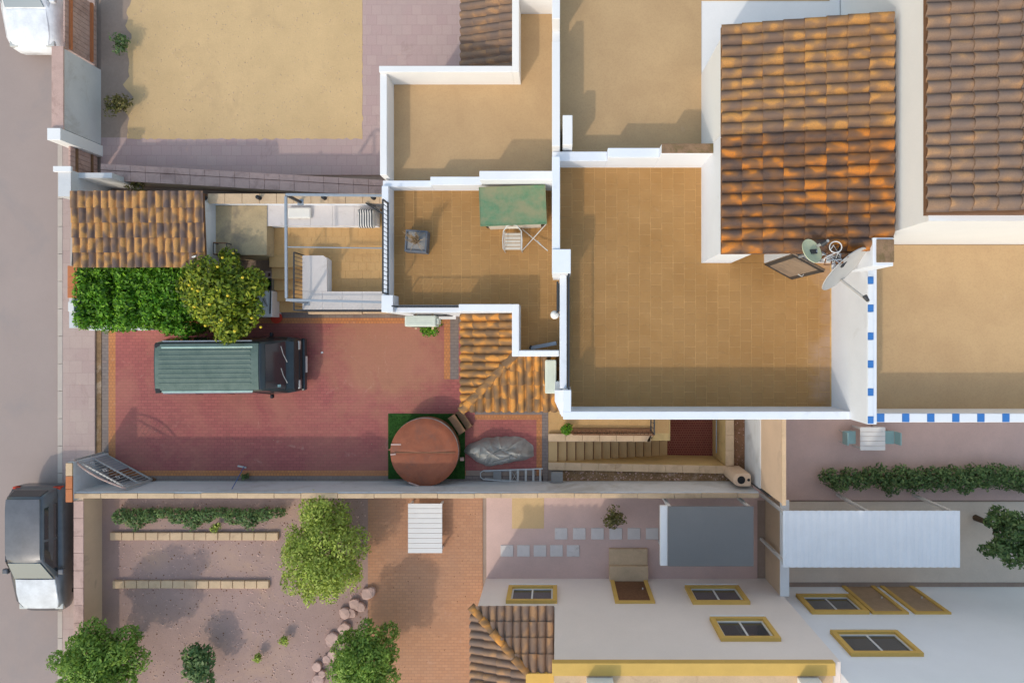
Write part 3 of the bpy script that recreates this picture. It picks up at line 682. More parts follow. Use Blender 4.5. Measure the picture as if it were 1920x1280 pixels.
# ---- air conditioners
def aircon(label, x0, x1, y0, y1, z0, z1, face):
    t = thing('air_conditioner', label, 'air conditioner', ((x0 + x1) / 2, (y0 + y1) / 2, z0), 'outdoor air conditioning units')
    box('casing', 'ac', t, x0, x1, y0, y1, z0, z1, .035)
    for k in (.3, .5, .7):
        if face == 'y': box('lid_rib', 'ac', t, x0 + .06, x1 - .1, y0 + (y1 - y0) * k - .008, y0 + (y1 - y0) * k + .008, z1, z1 + .008)
        else: box('lid_rib', 'ac', t, x0 + (x1 - x0) * k - .008, x0 + (x1 - x0) * k + .008, y0 + .08, y1 - .06, z1, z1 + .008)
    for k in (.22, .78):
        if face == 'y': box('bracket', 'stone', t, x0 + (x1 - x0) * k - .03, x0 + (x1 - x0) * k + .03, y0 - .07, y1 + .06, z0 - .04, z0)
        else: box('bracket', 'stone', t, x0 - .07, x1 + .06, y0 + (y1 - y0) * k - .03, y0 + (y1 - y0) * k + .03, z0 - .04, z0)
    cx, cy, cz = (x0 + x1) / 2, (y0 + y1) / 2, (z0 + z1) / 2; fn = MB()
    for rr in (.05, .1, .15, .2):
        if face == 'y': fn.tube([(cx - .1 + rr * math.cos(a), y0 - .012, cz + rr * math.sin(a)) for a in [k * .393 for k in range(17)]], .006, 5)
        else: fn.tube([(x0 - .012, cy + rr * math.cos(a), cz + rr * math.sin(a)) for a in [k * .393 for k in range(17)]], .006, 5)
    fn.build('fan_grille', 'black', t)
    return t
ac1 = aircon('pale air conditioner on the wall above a green plant by the drive', -4.32, -3.44, .27, .58, 2.6, 3.2, 'y')
box('valve_cover', 'ac', ac1, -3.44, -3.37, .34, .5, 2.75, 3.12, .01)
ac2 = aircon('pale air conditioner standing on the orange porch roof beside the high wall', -.34, -.03, -1.58, -.66, 3.12, 3.72, 'x')
plant('shrub', 'small green shrub growing under the wall air conditioner', P(812, 608, .3), .42, .6, 900, .085, 'leaf_hedge', 11)

# ---- lower terrace furniture
t = thing('worn_table', 'large green painted tabletop, worn brown in the middle, on the lower terrace', 'table', (-1.17, 3.5, T1))
m4 = Matrix.Translation((-1.17, 3.50, 0)) @ Matrix.Rotation(R(2.2), 4, 'Z')
def rbox(mb, m, x0, x1, y0, y1, z0, z1):
    b = MB().box(x0, x1, y0, y1, z0, z1); return mb.add([m @ Vector(v) for v in b.v], b.f)
rbox(MB(), m4, -.90, .86, -.52, .50, 4.22, 4.26).build('tabletop', 'green_top', t, .006)
ed = MB(); rbox(ed, m4, -.91, -.895, -.53, .51, 4.18, 4.268); rbox(ed, m4, .855, .87, -.53, .51, 4.18, 4.268); rbox(ed, m4, -.895, .855, -.53, -.515, 4.18, 4.268); rbox(ed, m4, -.895, .855, .495, .51, 4.18, 4.268)
ed.build('edge_trim', 'green_top', t)
for sx in (-.78, .74):
    for sy in (-.42, .4): rbox(MB(), m4, sx - .035, sx + .035, sy - .035, sy + .035, T1 + .012, 4.22).build('leg', 'iron', t)
rbox(MB(), m4, -.72, .70, -.5, -.02, T1 + .02, 4.05).build('cupboard', 'slat', t)
t = thing('folding_chair', 'aluminium armchair with slatted seat below the green table', 'chair', (-1.22, 2.6, T1))
cx, sz = -1.215, T1 + .43
for k in range(5): box('seat_slat', 'slat', t, cx - .21, cx + .21, 2.36 + k * .095, 2.36 + k * .095 + .078, sz - .008 + k * -.004, sz + .012 - k * .004, .006)
MB().tube([(cx - .25, 2.36, sz + .2), (cx - .26, 2.6, sz + .215), (cx - .24, 2.84, sz + .22), (cx - .13, 2.96, sz + .36), (cx, 2.99, sz + .38), (cx + .13, 2.96, sz + .36), (cx + .24, 2.84, sz + .22), (cx + .26, 2.6, sz + .215), (cx + .25, 2.36, sz + .2)], .016, 8).build('arm_frame', 'alu', t, smooth=True)
for s in (-1, 1):
    MB().tube([(cx + s * .25, 2.36, sz + .2), (cx + s * .235, 2.34, T1 + .013)], .013, 8).build('leg', 'alu', t, smooth=True)
    MB().tube([(cx + s * .24, 2.84, sz + .22), (cx + s * .225, 2.9, T1 + .013)], .013, 8).build('leg', 'alu', t, smooth=True)
    MB().tube([(cx + s * .225, 2.34, sz - .012), (cx + s * .225, 2.84, sz - .02)], .012, 8).build('seat_rail', 'alu', t, smooth=True)
for k in range(2): MB().bar((cx - .19, 2.93, sz + .20 + k * .09), (cx + .19, 2.93, sz + .20 + k * .09), .07, .012, up=(0, -1, .5)).build('back_slat', 'slat', t)
t = thing('crossed_poles', 'two thin white poles crossed like trestle legs beside the slatted chair', 'trestle', (-.6, 2.6, T1))
for (a, b) in (((978, 471), (1024, 420)), ((980, 430), (1027, 470))):
    MB().tube([P(*a, T1 + .03), P(*b, T1 + .32)], .014, 8).build('pole', 'alu', t, smooth=True)
MB().tube([P(1007, 452, T1 + .18), P(1014, 459, T1 + .22)], .022, 8).build('clamp', 'white_plastic', t)
t = thing('planter', 'square blue grey planter holding a dead twiggy shrub', 'planter', (-3.87, 2.62, T1))
cx, cy = -3.87, 2.60; rim = MB()
mp = Matrix.Translation((cx, cy, 0)) @ Matrix.Rotation(R(-4), 4, 'Z')
for (x0, x1, y0, y1) in ((-.30, .30, -.30, -.25), (-.30, .30, .25, .30), (-.30, -.25, -.25, .25), (.25, .30, -.25, .25)): rbox(rim, mp, x0, x1, y0, y1, T1 + .013, T1 + .42)
rim.build('pot', 'planter', t, .012); rbox(MB(), mp, -.25, .25, -.25, .25, T1 + .05, T1 + .37).build('soil', 'grey_block', t)
rr = random.Random(3); tw = MB()
for k in range(44):
    a = rr.uniform(0, 6.28); h = rr.uniform(.4, 1.35); s = rr.uniform(.03, .2); b0_ = Vector((cx + rr.uniform(-.06, .06), cy + rr.uniform(-.05, .05), T1 + .34)); e = b0_ + Vector((math.cos(a) * s, math.sin(a) * s, h * .85))
    tw.tube([b0_, b0_.lerp(e, .5) + Vector((rr.uniform(-.04, .04), rr.uniform(-.04, .04), 0)), e], [.012, .010, .006], 5)
for k in range(7):
    a = rr.uniform(0, 6.28); b0_ = Vector((cx, cy, T1 + .36)); tw.tube([b0_, b0_ + Vector((math.cos(a) * .2, math.sin(a) * .2, .16)), b0_ + Vector((math.cos(a) * .33, math.sin(a) * .33, .08))], [.008, .006, .003], 5)
tw.build('dead_twigs', 'twig', t)
t = thing('metal_bar', 'grey metal bar lying in the narrow end of the lower terrace', 'bar', (-.5, -.2, T1)); MB().bar(P(996, 652, T1 + .05), P(1043, 643, T1 + .35), .1, .04).build('bar', 'steel', t); MB().bar(P(995, 654, T1 + .03), P(998, 649, T1 + .06), .12, .05).build('end_plate', 'black', t)

# ---- satellite dishes
def dish(name, label, c, rad, az, el, mat, mast_base, arm=.7, depth=.14, grp='satellite dishes', head=None):
    t = thing(name, label, 'satellite dish', mast_base, grp); c = Vector(c)
    n = Vector((math.cos(el) * az[0], math.cos(el) * az[1], math.sin(el))).normalized(); a = n.cross(Vector((0, 0, 1))).normalized(); b = a.cross(n)
    vs = []; N = 36; rings = [0.02, .25, .5, .75, .95, 1.0]
    for r_ in rings: vs += [c + (a * math.cos(k * 2 * math.pi / N) + b * math.sin(k * 2 * math.pi / N) * 1.06) * rad * r_ + n * depth * (r_ ** 2 - 1) for k in range(N)]
    for r_ in rings[::-1]: vs += [c + (a * math.cos(k * 2 * math.pi / N) + b * math.sin(k * 2 * math.pi / N) * 1.06) * rad * r_ * 1.005 + n * (depth * (r_ ** 2 - 1) - .014) for k in range(N)]
    m = len(rings) * 2
    fs = [(i * N + k, i * N + (k + 1) % N, (i + 1) * N + (k + 1) % N, (i + 1) * N + k) for i in range(m - 1) for k in range(N)] + [tuple(range(N)), tuple(range((m - 1) * N, m * N))]
    MB().add(vs, fs).build('reflector', mat, t, smooth=True, angle=60)
    bk = c - n * (depth + .1); mb_ = Vector(mast_base)
    MB().tube([mb_, (mb_.x, mb_.y, bk.z + .05)], .028, 8).build('mast', 'steel', t, smooth=True)
    MB().bar((mb_.x, mb_.y, bk.z), c - n * depth, .09, .09).build('mount', 'iron', t)
    foot = c - b * rad * .95; hd = Vector(head) if head else c + n * arm - b * rad * .35
    MB().tube([foot, hd], .03, 8).build('feed_arm', 'alu_dull', t, smooth=True)
    MB().tube([hd - n * .02, hd + (c - hd).normalized() * .14], [.035, .05], 10).build('feed_head', 'iron', t, smooth=True)
    return t
big = P(1583, 505, 8.75)
dish('satellite_dish', 'big grey satellite dish with a long feed arm on the house wall', big, .56, Vector((.62, -.78)).normalized(), R(25), 'dish_grey', (P(1566, 492, 8.1).x, P(1566, 488, 8.1).y, 7.9), depth=.1, head=P(1629, 565, 8.7))
dish('satellite_dish', 'small faded greenish satellite dish beside the tangle of cables', P(1523, 470, 9.2), .25, Vector((.8, .6)).normalized(), R(54), 'dish_green', (P(1512, 482, 8.6).x, 1.66, 8.2), arm=.34, depth=.05)
t = thing('antenna_bracket', 'rusty antenna bracket tangled with cables between the two dishes', 'bracket', P(1558, 480, 8.2))
c = P(1556, 478, 9.0); MB().tube([c - Vector((0, 0, .9)), c + Vector((0, 0, .25))], .03, 8).build('mast', 'rusty', t)
rr = random.Random(9)
for k in range(7):
    mt = ('black', 'white_plastic', 'steel', 'rusty')[k % 4]; pts = [c + Vector((rr.uniform(-.2, .2), rr.uniform(-.2, .2), rr.uniform(0, .3))) for _ in range(5)]
    MB().tube(pts, .014, 6).build('cable', mt, t, smooth=True)
MB().tube([c + Vector((.12 * math.cos(a), .12 + .11 * math.sin(a), .28)) for a in [k * .45 for k in range(15)]], .011, 6).build('cable', 'white_plastic', t, smooth=True)
for (dx, dy) in ((.15, -.05), (-.1, .02), (.05, -.16)): MB().tube([c + Vector((dx, dy, .15)), c + Vector((dx + .13, dy + .02, .2))], [.05, .04], 8).build('clamp', 'rusty', t)

# ================================================================== FRONT PATIO
pz = .9
pt = MB().prism([(-9.2, 2.53), (-7.95, 2.53), (-7.95, .80), (-4.76, .80), (-4.76, 4.05), (-9.2, 4.05)], -.02, pz - .012).build('patio', 'beige_wall'); struct(pt)
pf = MB().prism([(-9.19, 2.54), (-7.94, 2.54), (-7.94, .81), (-4.77, .81), (-4.77, 4.04), (-9.19, 4.04)], pz - .012, pz).build('patio_bed', 'grout', pt)
lay_tiles(pf, [(-9.18, -4.78, 2.55, 3.40), (-7.12, -4.78, 1.38, 2.55)], pz, 'tile_patio', x0=-9.18, y0=2.55, joint=.007, half=True, along='X')
ld = struct(MB().prism([(-10.53, 2.50), (-8.96, 2.50), (-8.96, 4.02), (-10.53, 4.02)], -.02, 1.45).build('landing', 'concrete'))
# low walls round patio
pw = thing('patio_wall', 'stone topped low wall with black post lights behind the patio bench', 'wall', (-7.5, 4.15, 0))
box('wall_body', 'white', pw, -10.53, -4.80, 4.03, 4.27, -.02, 1.84)
x = -10.56
while x < -4.85:
    x2 = min(x + .52, -4.80); box('coping_stone', 'stone', pw, x + .004, x2 - .004, 4.00, 4.30, 1.84, 1.885 + random.uniform(0, .008), .008); x = x2
for k, px in enumerate((385, 487, 609, 701)):
    t = thing('post_light', ['black post light at the shed end of the patio wall', 'black post light on the patio wall by the landing', 'black post light on the patio wall above the white bench', 'black post light on the patio wall nearest the iron railing'][k], 'light', (X(px, 1.9), 4.15, 1.89), 'post lights on the patio wall')
    MB().lathe([(.045, 0), (.045, .12), (.06, .13), (.06, .18), (.02, .2)], (X(px, 1.9), 4.16, 1.888), 14).build('housing', 'black', t, smooth=True); MB().lathe([(.063, 0), (.063, .02)], (X(px, 1.9), 4.16, 1.888), 14).build('base', 'iron', t)
t = thing('landing_wall', 'white rendered side wall of the concrete landing beside the shed', 'wall', (-10.6, 3.2, 1.4)); box('wall_body', 'white_old', t, -10.72, -10.53, 2.05, 4.02, 0, 2.1); box('wall_cap', 'white', t, -10.73, -10.52, 2.04, 4.03, 2.1, 2.115)
t = thing('steel_frame', 'small dark steel stand on the concrete landing', 'stand', P(410, 465, 1.45)); a_, b_ = P(400, 455, 1.75), P(425, 456, 1.75); mb = MB()
for q in (a_, b_): mb.tube([(q.x, q.y, 1.452), q], .015, 6); mb.tube([(q.x, q.y - .35, 1.452), (q.x, q.y - .35, 1.75)], .015, 6); mb.tube([q, (q.x, q.y - .35, 1.75)], .015, 6)
mb.build('leg_frame', 'iron', t); MB().tube([a_, b_], .018, 6).build('top_bar', 'rusty', t); MB().tube([(a_.x, a_.y - .35, 1.75), (b_.x, b_.y - .35, 1.75)], .018, 6).build('top_bar', 'rusty', t)
# benches
t = thing('stone_bench', 'long built-in pale stone bench along the back of the patio', 'bench', (-7.3, 3.7, pz)); box('bench_base', 'white', t, -8.94, -5.62, 3.43, 4.03, pz, 1.37)
x = -8.98
for k in range(5): box('slab', 'white_stone', t, x + .002, x + .674, 3.40, 4.03, 1.37, 1.41, .006); x += .676
t = thing('corner_bench', 'white L-shaped built-in bench at the patio railing corner', 'bench', (-7.5, 1.1, pz))
MB().prism([(-7.86, .84), (-4.80, .84), (-4.80, 1.37), (-7.14, 1.37), (-7.14, 2.38), (-7.25, 2.47), (-7.86, 2.47)], pz, 1.36).build('bench_base', 'white', t)
MB().prism([(-7.88, 1.385), (-7.12, 1.385), (-7.12, 2.40), (-7.24, 2.49), (-7.88, 2.49)], 1.36, 1.40).build('slab', 'white_stone', t)
x = -7.88
for k in range(5): box('slab', 'white_stone', t, x + .002, x + .614, .82, 1.38, 1.36, 1.40, .004); x += .616
t = thing('side_bench', 'rounded white bench end against the house wall', 'bench', (-5, 2, pz)); MB().prism([(-5.28, 1.40), (-4.80, 1.40), (-4.80, 2.45), (-5.18, 2.45), (-5.28, 2.3)], pz, 1.38).build('bench_base', 'white', t)
rl = thing('patio_railing', 'dark iron railing round the corner of the patio bench', 'railing', (-7.9, .8, pz))
railing(rl, (-7.93, .78), (-7.93, 2.52), 1.05, 1.95, gap=.12, name='rail'); railing(rl, (-7.90, .78), (-4.80, .78), 1.05, 1.95, gap=.12, name='rail')
t = thing('ledge', 'narrow tan coping ledge between patio wall and drive', 'ledge', (-6.3, .75, .4)); box('ledge_stone', 'stone', t, -7.9, -6.2, .70, .80, .5, .86, .01); box('ledge_stone', 'stone', t, -6.19, -4.76, .72, .80, .5, .82, .01)
# cushions
t = thing('bench_cushion', 'white cushion block lying on the long stone bench', 'cushion', (-8, 3.75, 1.41)); a_, b_ = P(539, 409, 1.55), P(582, 389, 1.55); box('cushion_body', 'cushion_w', t, a_.x, b_.x, a_.y, b_.y, 1.412, 1.56, .04); box('piping', 'white_stone', t, a_.x - .004, b_.x + .004, a_.y - .004, b_.y + .004, 1.48, 1.49)
t = thing('striped_cushion', 'black and white striped seat cushion at the end of the bench', 'cushion', (-5.9, 3.7, 1.41)); a_, b_ = P(669, 427, 1.6), P(701, 390, 1.6)
cb = MB(); rr = random.Random(4); nx, ny = 14, 14; vs = []
for s in (1, 0):
    for i in range(nx + 1):
        for j in range(ny + 1):
            uu_, vv_ = i / nx * 2 - 1, j / ny * 2 - 1; e = (1 - abs(uu_) ** 5) * (1 - abs(vv_) ** 5); bulge = 1 - .06 * (1 - e)
            vs.append(((a_.x + b_.x) / 2 + uu_ * (b_.x - a_.x) / 2 * bulge, (a_.y + b_.y) / 2 + vv_ * (b_.y - a_.y) / 2 * bulge, (1.50 + .1 * e ** .5 + (.06 * math.exp(-((vv_ - .75) / .2) ** 2))) if s else 1.42))
fs = []; st = (nx + 1) * (ny + 1)
for i in range(nx):
    for j in range(ny): q = i * (ny + 1) + j; fs += [(q, q + ny + 1, q + ny + 2, q + 1), (st + q, st + q + 1, st + q + ny + 2, st + q + ny + 1)]
edge = [i * (ny + 1) for i in range(nx + 1)] + [nx * (ny + 1) + j for j in range(1, ny + 1)] + [i * (ny + 1) + ny for i in range(nx - 1, -1, -1)] + [j for j in range(ny - 1, 0, -1)]
fs += [(edge[i], edge[(i + 1) % len(edge)], st + edge[(i + 1) % len(edge)], st + edge[i]) for i in range(len(edge))]
cb.add(vs, fs).build('cushion_body', 'stripes', t, smooth=True, angle=70)
t = thing('folded_lounger', 'folded grey lounge chair leaning by the striped cushion', 'chair', P(705, 395, 1.0)); p0, p1, q0, q1 = P(686, 381, 1.95), P(722, 404, 1.95), P(700, 386, 1.0), P(728, 410, 1.0)
mb = MB(); off = Vector((.01, .02, 0)); mb.add([p0, p1, q1, q0, p0 + off, p1 + off, q1 + off, q0 + off], [(0, 1, 2, 3), (7, 6, 5, 4), (0, 4, 5, 1), (1, 5, 6, 2), (2, 6, 7, 3), (3, 7, 4, 0)]); mb.build('fabric', 'grey_block', t)
for a_, b_ in ((p0, p1), (q0, q1), (p0, q0), (p1, q1)): MB().tube([a_, b_], .02, 6).build('frame_tube', 'iron', t)
# pergola
t = thing('pergola_frame', 'bare grey steel pergola frame over the front patio', 'pergola', (-7.7, 2.5, pz)); zt = 3.0; c1, c2 = P(536, 365, zt), P(537, 562, zt); xr = -4.75
for (a_, b_) in ((c1, Vector((xr, P(0, 367, zt).y, zt))), (c2 + Vector((0, 0, 0)), Vector((xr, P(0, 567, zt).y, zt))), (c1 + Vector((0, -.05, 0)), c2 + Vector((0, .05, 0)))): MB().bar(a_, b_, .07, .07).build('beam', 'steel', t, .006)
MB().tube([(c1.x + .03, P(0, 463, zt).y, zt), (xr, P(0, 465, zt).y, zt - .05)], .018, 6).build('tie_rod', 'steel', t)
MB().bar((c1.x, c1.y, 1.89), c1 - Vector((0, 0, .035)), .07, .07).build('post', 'iron', t); MB().bar((c2.x, c2.y, 1.40), c2 - Vector((0, 0, .035)), .07, .07).build('post', 'steel', t)
for q, z in ((c1, 1.885), (c2, 1.40)): box('foot_plate', 'steel', t, q.x - .09, q.x + .09, q.y - .09, q.y + .09, z, z + .01)
# steps up to patio
t = thing('patio_steps', 'tan tiled steps climbing from the drive to the patio', 'steps', (-8.5, 1.6, 0)); n = 5
for k in range(n):
    y0_ = .78 + k * .35; MB().box(-9.12, -7.96, y0_, 2.53, max(0, k * .18 - .001) - .0, (k + 1) * .18 - .012).build('step', 'tile_patio', t, .006)
    if k: pass
box('string_wall', 'stone', t, -9.24, -9.12, .78, 2.53, -.02, .42)
t = thing('cool_box', 'white box with a dark hose on top beside the patio steps', 'box', P(500, 570, .4)); a_, b_ = P(478, 594, .75), P(510, 545, .75); box('body', 'white_plastic', t, a_.x, b_.x, a_.y, b_.y, .0, .75, .02); MB().tube([(b_.x - .05, a_.y + .1, .78), (b_.x - .03, b_.y - .2, .79), (b_.x - .05, b_.y + .15, .7)], .02, 8).build('hose', 'black', t, smooth=True); MB().tube([(b_.x - .25, b_.y - .25, .77), (b_.x - .14, b_.y - .5, .77)], [.05, .02], 8).build('handle', 'grey_block', t)
t = thing('flower_pot', 'black round pot with a green plant beside the steps', 'pot', P(500, 530, 0)); c = P(500, 532, .4); MB().lathe([(.12, -.4), (.17, 0), (.15, 0), (.14, -.06)], c, 18).build('pot', 'black', t, smooth=True); leaves('foliage', 'leaf_hedge', t, [(c.x, c.y, .5, .16, .16, .15)], 90, .12, 31)
t = thing('hollow_block', 'pale hollow building block beside the steps', 'block', P(504, 515, .4)); c = P(504, 515, .45); mb = MB()
for (x0, x1, y0, y1) in ((-.11, -.05, -.12, .12), (.05, .11, -.12, .12), (-.05, .05, -.12, -.06), (-.05, .05, .06, .12)): mb.box(c.x + x0, c.x + x1, c.y + y0, c.y + y1, 0, .45)
mb.build('block_body', 'stone_pink', t); box('core', 'rusty', t, c.x - .05, c.x + .05, c.y - .06, c.y + .06, 0, .3)
t = thing('red_bucket', 'red plastic tub at the foot of the patio steps', 'bucket', P(523, 597, 0)); c = P(522, 596, .0); MB().lathe([(.14, .012), (.18, .16), (.165, .16), (.13, .03)], c, 20).build('tub', 'red', t, smooth=True); MB().lathe([(.185, .15), (.185, .17), (.165, .17)], c, 20).build('rim', 'red', t)
t = thing('yellow_cap', 'yellow hose reel by the red tub', 'hose reel', P(511, 589, .3)); c = P(511, 589, .35); MB().lathe([(.03, -.35), (.03, -.03), (.1, 0), (.1, .05), (.03, .06)], c, 18).build('reel', 'yellow', t, smooth=True); MB().lathe([(.025, .06), (.025, .08)], c, 10).build('hub', 'black', t)

# ---- tiled shed by the street
sh = thing('tiled_shed', 'low shed with brown and orange clay tile roof by the street', 'shed', (-12.4, 3.1, 0))
sx0, sx1, zt, ze = -14.40, -10.50, 2.28, 2.10; sy1, sy0 = 4.24, 2.06
box('wall', 'white_old', sh, -14.2, -10.74, 2.2, 4.22, -.02, 1.9)
rf = MB(); rf.add([(sx0, sy0, ze), (sx1, sy0, ze), (sx1, sy1, zt), (sx0, sy1, zt), (sx0, sy0, ze - .08), (sx1, sy0, ze - .08), (sx1, sy1, zt - .10), (sx0, sy1, zt - .10)], [(0, 1, 2, 3), (7, 6, 5, 4), (0, 4, 5, 1), (1, 5, 6, 2), (2, 6, 7, 3), (3, 7, 4, 0)])
rf = rf.build('roof', 'deck', sh); dn_ = Vector((0, sy0 - sy1, ze - zt)); lay_roof(rf, (sx0, sy1, zt), dn_, (1, 0, 0), dn_.length, sx1 - sx0, 'clay_mid', wd=.236, vis=.43)
MB().prism([(-14.53, 4.24), (-14.41, 4.24), (-14.41, 2.08), (-14.45, 2.08)], 1.9, [2.26, 2.26, 2.08, 2.08]).build('verge_strip', 'kerb', sh)
MB().tube([P(357, 483, 2.2), P(368, 480, 2.25)], .03, 6).build('vent_pipe', 'white_plastic', sh); MB().box(*[v for v in (X(366, 2.2), X(376, 2.2), Y(490, 2.2), Y(478, 2.2))], 2.05, 2.2).build('vent_box', 'rusty', sh)
t = thing('street_pier', 'orange capped street wall beside the clipped hedge', 'wall', (-14.9, 1.3, 0)); box('wall_body', 'white_old', t, -14.98, -14.72, .25, 2.15, -.02, 1.55)
for k in range(3): box('cap_brick', 'orange_tile', t, -15.0, -14.70, 1.17 + k * .33, 1.495 + k * .33, 1.55, 1.6, .008)
box('meter_box', 'white_plastic', t, -14.94, -14.76, .75, 1.05, 1.55, 1.66, .01)
t = thing('hedge_wall', 'low white wall along the foot of the clipped hedge', 'wall', (-13.6, .25, 0)); box('wall_body', 'white', t, -14.72, -12.9, .20, .34, -.02, 1.0); box('wall_cap', 'white', t, -14.74, -12.88, .18, .36, 1.0, 1.04, .01)
# hedge
hd = thing('clipped_hedge', 'dense bright green clipped hedge in front of the tiled shed', 'hedge', (-13.1, 1.2, 0)); rr = random.Random(12); cl = []
for i in range(11):
    for j in range(6):
        gx = -14.55 + i * .31; gy = .42 + j * .31
        if i in (3,) and j < 6: hz = 1.22
        else: hz = 1.5
        if gx > -12.3 and j == 0: gy -= .16
        cl.append((gx + rr.uniform(-.08, .08), gy + rr.uniform(-.08, .08), hz + rr.uniform(-.12, .14), .27, .27, .32))
        if j in (0, 5) or i in (0, 10): cl.append((gx, gy, .7, .25, .25, .5))
leaves('foliage', 'leaf_hedge', hd, cl, 22000, .115, 2)
mb = MB()
for i in range(8): mb.tube([(-14.4 + i * .4, 1.2, 0), (-14.4 + i * .4 + rr.uniform(-.1, .1), 1.2 + rr.uniform(-.3, .3), 1.3)], [.03, .012], 6)
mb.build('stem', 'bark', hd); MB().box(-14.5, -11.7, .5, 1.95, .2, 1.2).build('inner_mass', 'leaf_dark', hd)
# lemon tree
tc = P(420, 556, 2.1)
lt = tree('lemon_tree', 'round lemon tree with yellow fruit overhanging the parked van', 'tree', (tc.x, tc.y, 0), (tc.x, tc.y, 1.95), 1.28, 1.34, 1.0, 12000, .14, 'leaf_lemon', 21, .09, 30)
rr = random.Random(6)
for (px, py) in ((437, 475), (417, 483), (408, 500), (355, 534), (361, 541), (371, 545), (427, 554), (489, 613), (472, 596), (415, 600), (393, 570), (455, 520), (440, 620), (385, 610), (365, 575)):
    dx, dy = X(px, 2.3) - tc.x, Y(py, 2.3) - tc.y; rr2 = min(.98, (dx * dx + dy * dy) / 1.75); z = 1.95 + 1.02 * math.sqrt(1 - rr2)
    c = P(px, py, z); MB().lathe([(.004, -.05), (.03, -.035), (.04, 0), (.03, .03), (.004, .05)], c, 10).build('fruit', 'fruit', lt, smooth=True, angle=80)

# ================================================================== VEHICLES
def loft(stations):
    n = len(stations[0][1]); mb = MB(); vs = []
    for x_, prof in stations: vs += [(x_, y, z) for y, z in prof] + [(x_, -y, z) for y, z in prof[::-1]]
    m = 2 * n; fs = [(i * m + k, i * m + (k + 1) % m, (i + 1) * m + (k + 1) % m, (i + 1) * m + k) for i in range(len(stations) - 1) for k in range(m)]
    fs += [tuple(range(m)), tuple(range((len(stations) - 1) * m, len(stations) * m))]
    return mb.add(vs, fs)
def prof(wb, zb, wm, zm, ww, zw, wr, zr, crown=.03):
    return [(wb * .96, zb), (wb, zb + .06), (wm, zm), (ww, zw), (wr, zr - .05), (wr - .045, zr - .008), (wr * .5, zr + crown * .75), (0.001, zr + crown)]
def placed(mb, name, mat, parent, m4, **k):
    mb.v = [tuple(m4 @ Vector(v)) for v in mb.v]; return mb.build(name, mat, parent, **k)
def wheel(parent, m4, x, y, r, wd):
    s = 1 if y > 0 else -1; mb = MB(); vs = []; N = 24; pr_ = [(r * .62, -wd / 2), (r * .94, -wd / 2), (r, -wd / 3), (r, wd / 3), (r * .94, wd / 2), (r * .62, wd / 2)]
    for (rr_, o_) in pr_: vs += [(x + rr_ * math.cos(k * 2 * math.pi / N), y + o_, r + rr_ * math.sin(k * 2 * math.pi / N)) for k in range(N)]
    fs = [(i * N + k, i * N + (k + 1) % N, (i + 1) * N + (k + 1) % N, (i + 1) * N + k) for i in range(5) for k in range(N)]
    w_ = placed(mb.add(vs, fs), 'wheel', 'rubber', parent, m4, smooth=True)
    mb = MB(); vs = [(x + r * .63 * math.cos(k * 2 * math.pi / N), y + s * wd * .35, r + r * .63 * math.sin(k * 2 * math.pi / N)) for k in range(N)] + [(x + r * .15 * math.cos(k * 2 * math.pi / N), y + s * wd * .5, r + r * .15 * math.sin(k * 2 * math.pi / N)) for k in range(N)]
    placed(mb.add(vs, [(k, (k + 1) % N, N + (k + 1) % N, N + k) for k in range(N)] + [tuple(range(N, 2 * N))]), 'rim', 'alu_dull', w_, m4)
def quad(pts, th=.006):
    a, b, c_ = Vector(pts[0]), Vector(pts[1]), Vector(pts[2]); n = (b - a).cross(c_ - a).normalized() * th; k = len(pts)
    P0 = [Vector(p) for p in pts]; return MB().add([p + n for p in P0] + [p - n for p in P0], [tuple(range(k)), tuple(range(2 * k - 1, k - 1, -1))] + [(i, (i + 1) % k, k + (i + 1) % k, k + i) for i in range(k)])

# the green van
van = thing('parked_van', 'dark green van with ribbed roof parked beneath the lemon tree', 'van', (-10.1, -.95, 0)); mv = Matrix.Translation((-12.24, -.945, 0)) @ Matrix.Rotation(R(.5), 4, 'Z')
low = [(.0, prof(.80, .42, .84, .62, .86, .98, .68, 1.74, .02)), (.06, prof(.84, .34, .89, .62, .90, 1.0, .74, 1.86)), (.35, prof(.85, .30, .90, .62, .905, 1.0, .765, 1.885)), (3.0, prof(.85, .30, .90, .62, .905, 1.0, .76, 1.885)), (3.26, prof(.85, .30, .90, .62, .90, 1.0, .745, 1.865)), (3.36, prof(.85, .30, .90, .62, .90, 1.0, .74, 1.80, .02)), (3.74, prof(.85, .30, .89, .62, .88, .98, .80, 1.10, .02)), (3.94, prof(.82, .30, .86, .58, .84, .88, .78, .98, .02)), (4.02, prof(.78, .30, .82, .56, .80, .76, .74, .84, .01)), (4.06, prof(.72, .32, .76, .5, .74, .6, .68, .66, .005))]
placed(loft(low), 'body', 'van_body', van, mv, smooth=True, angle=28)
rf = MB(); xs = [.10, .2, 3.05, 3.22]; ys = [-.70 + 1.4 * k / 14 for k in range(15)]
zz = lambda y: 1.885 + .034 * (1 - (y / .76) ** 2)
vs = []; 
for i, x_ in enumerate(xs):
    for y in ys: vs.append((x_, y, zz(y) + .010 - (.008 if i in (0, 3) else 0)))
for i, x_ in enumerate(xs):
    for y in ys: vs.append((x_, y, zz(y) - .03))
ny = 15; st = ny * 4; fs = []
for i in range(3):
    for j in range(ny - 1): q = i * ny + j; fs += [(q, q + ny, q + ny + 1, q + 1), (st + q, st + q + 1, st + q + ny + 1, st + q + ny)]
ring = [j for j in range(ny)] + [i * ny + ny - 1 for i in range(1, 4)] + [3 * ny + j for j in range(ny - 2, -1, -1)] + [i * ny for i in range(2, 0, -1)]
fs += [(ring[i], ring[(i + 1) % len(ring)], st + ring[(i + 1) % len(ring)], st + ring[i]) for i in range(len(ring))]
roof = placed(rf.add(vs, fs), 'roof_panel', 'van_roof', van, mv)
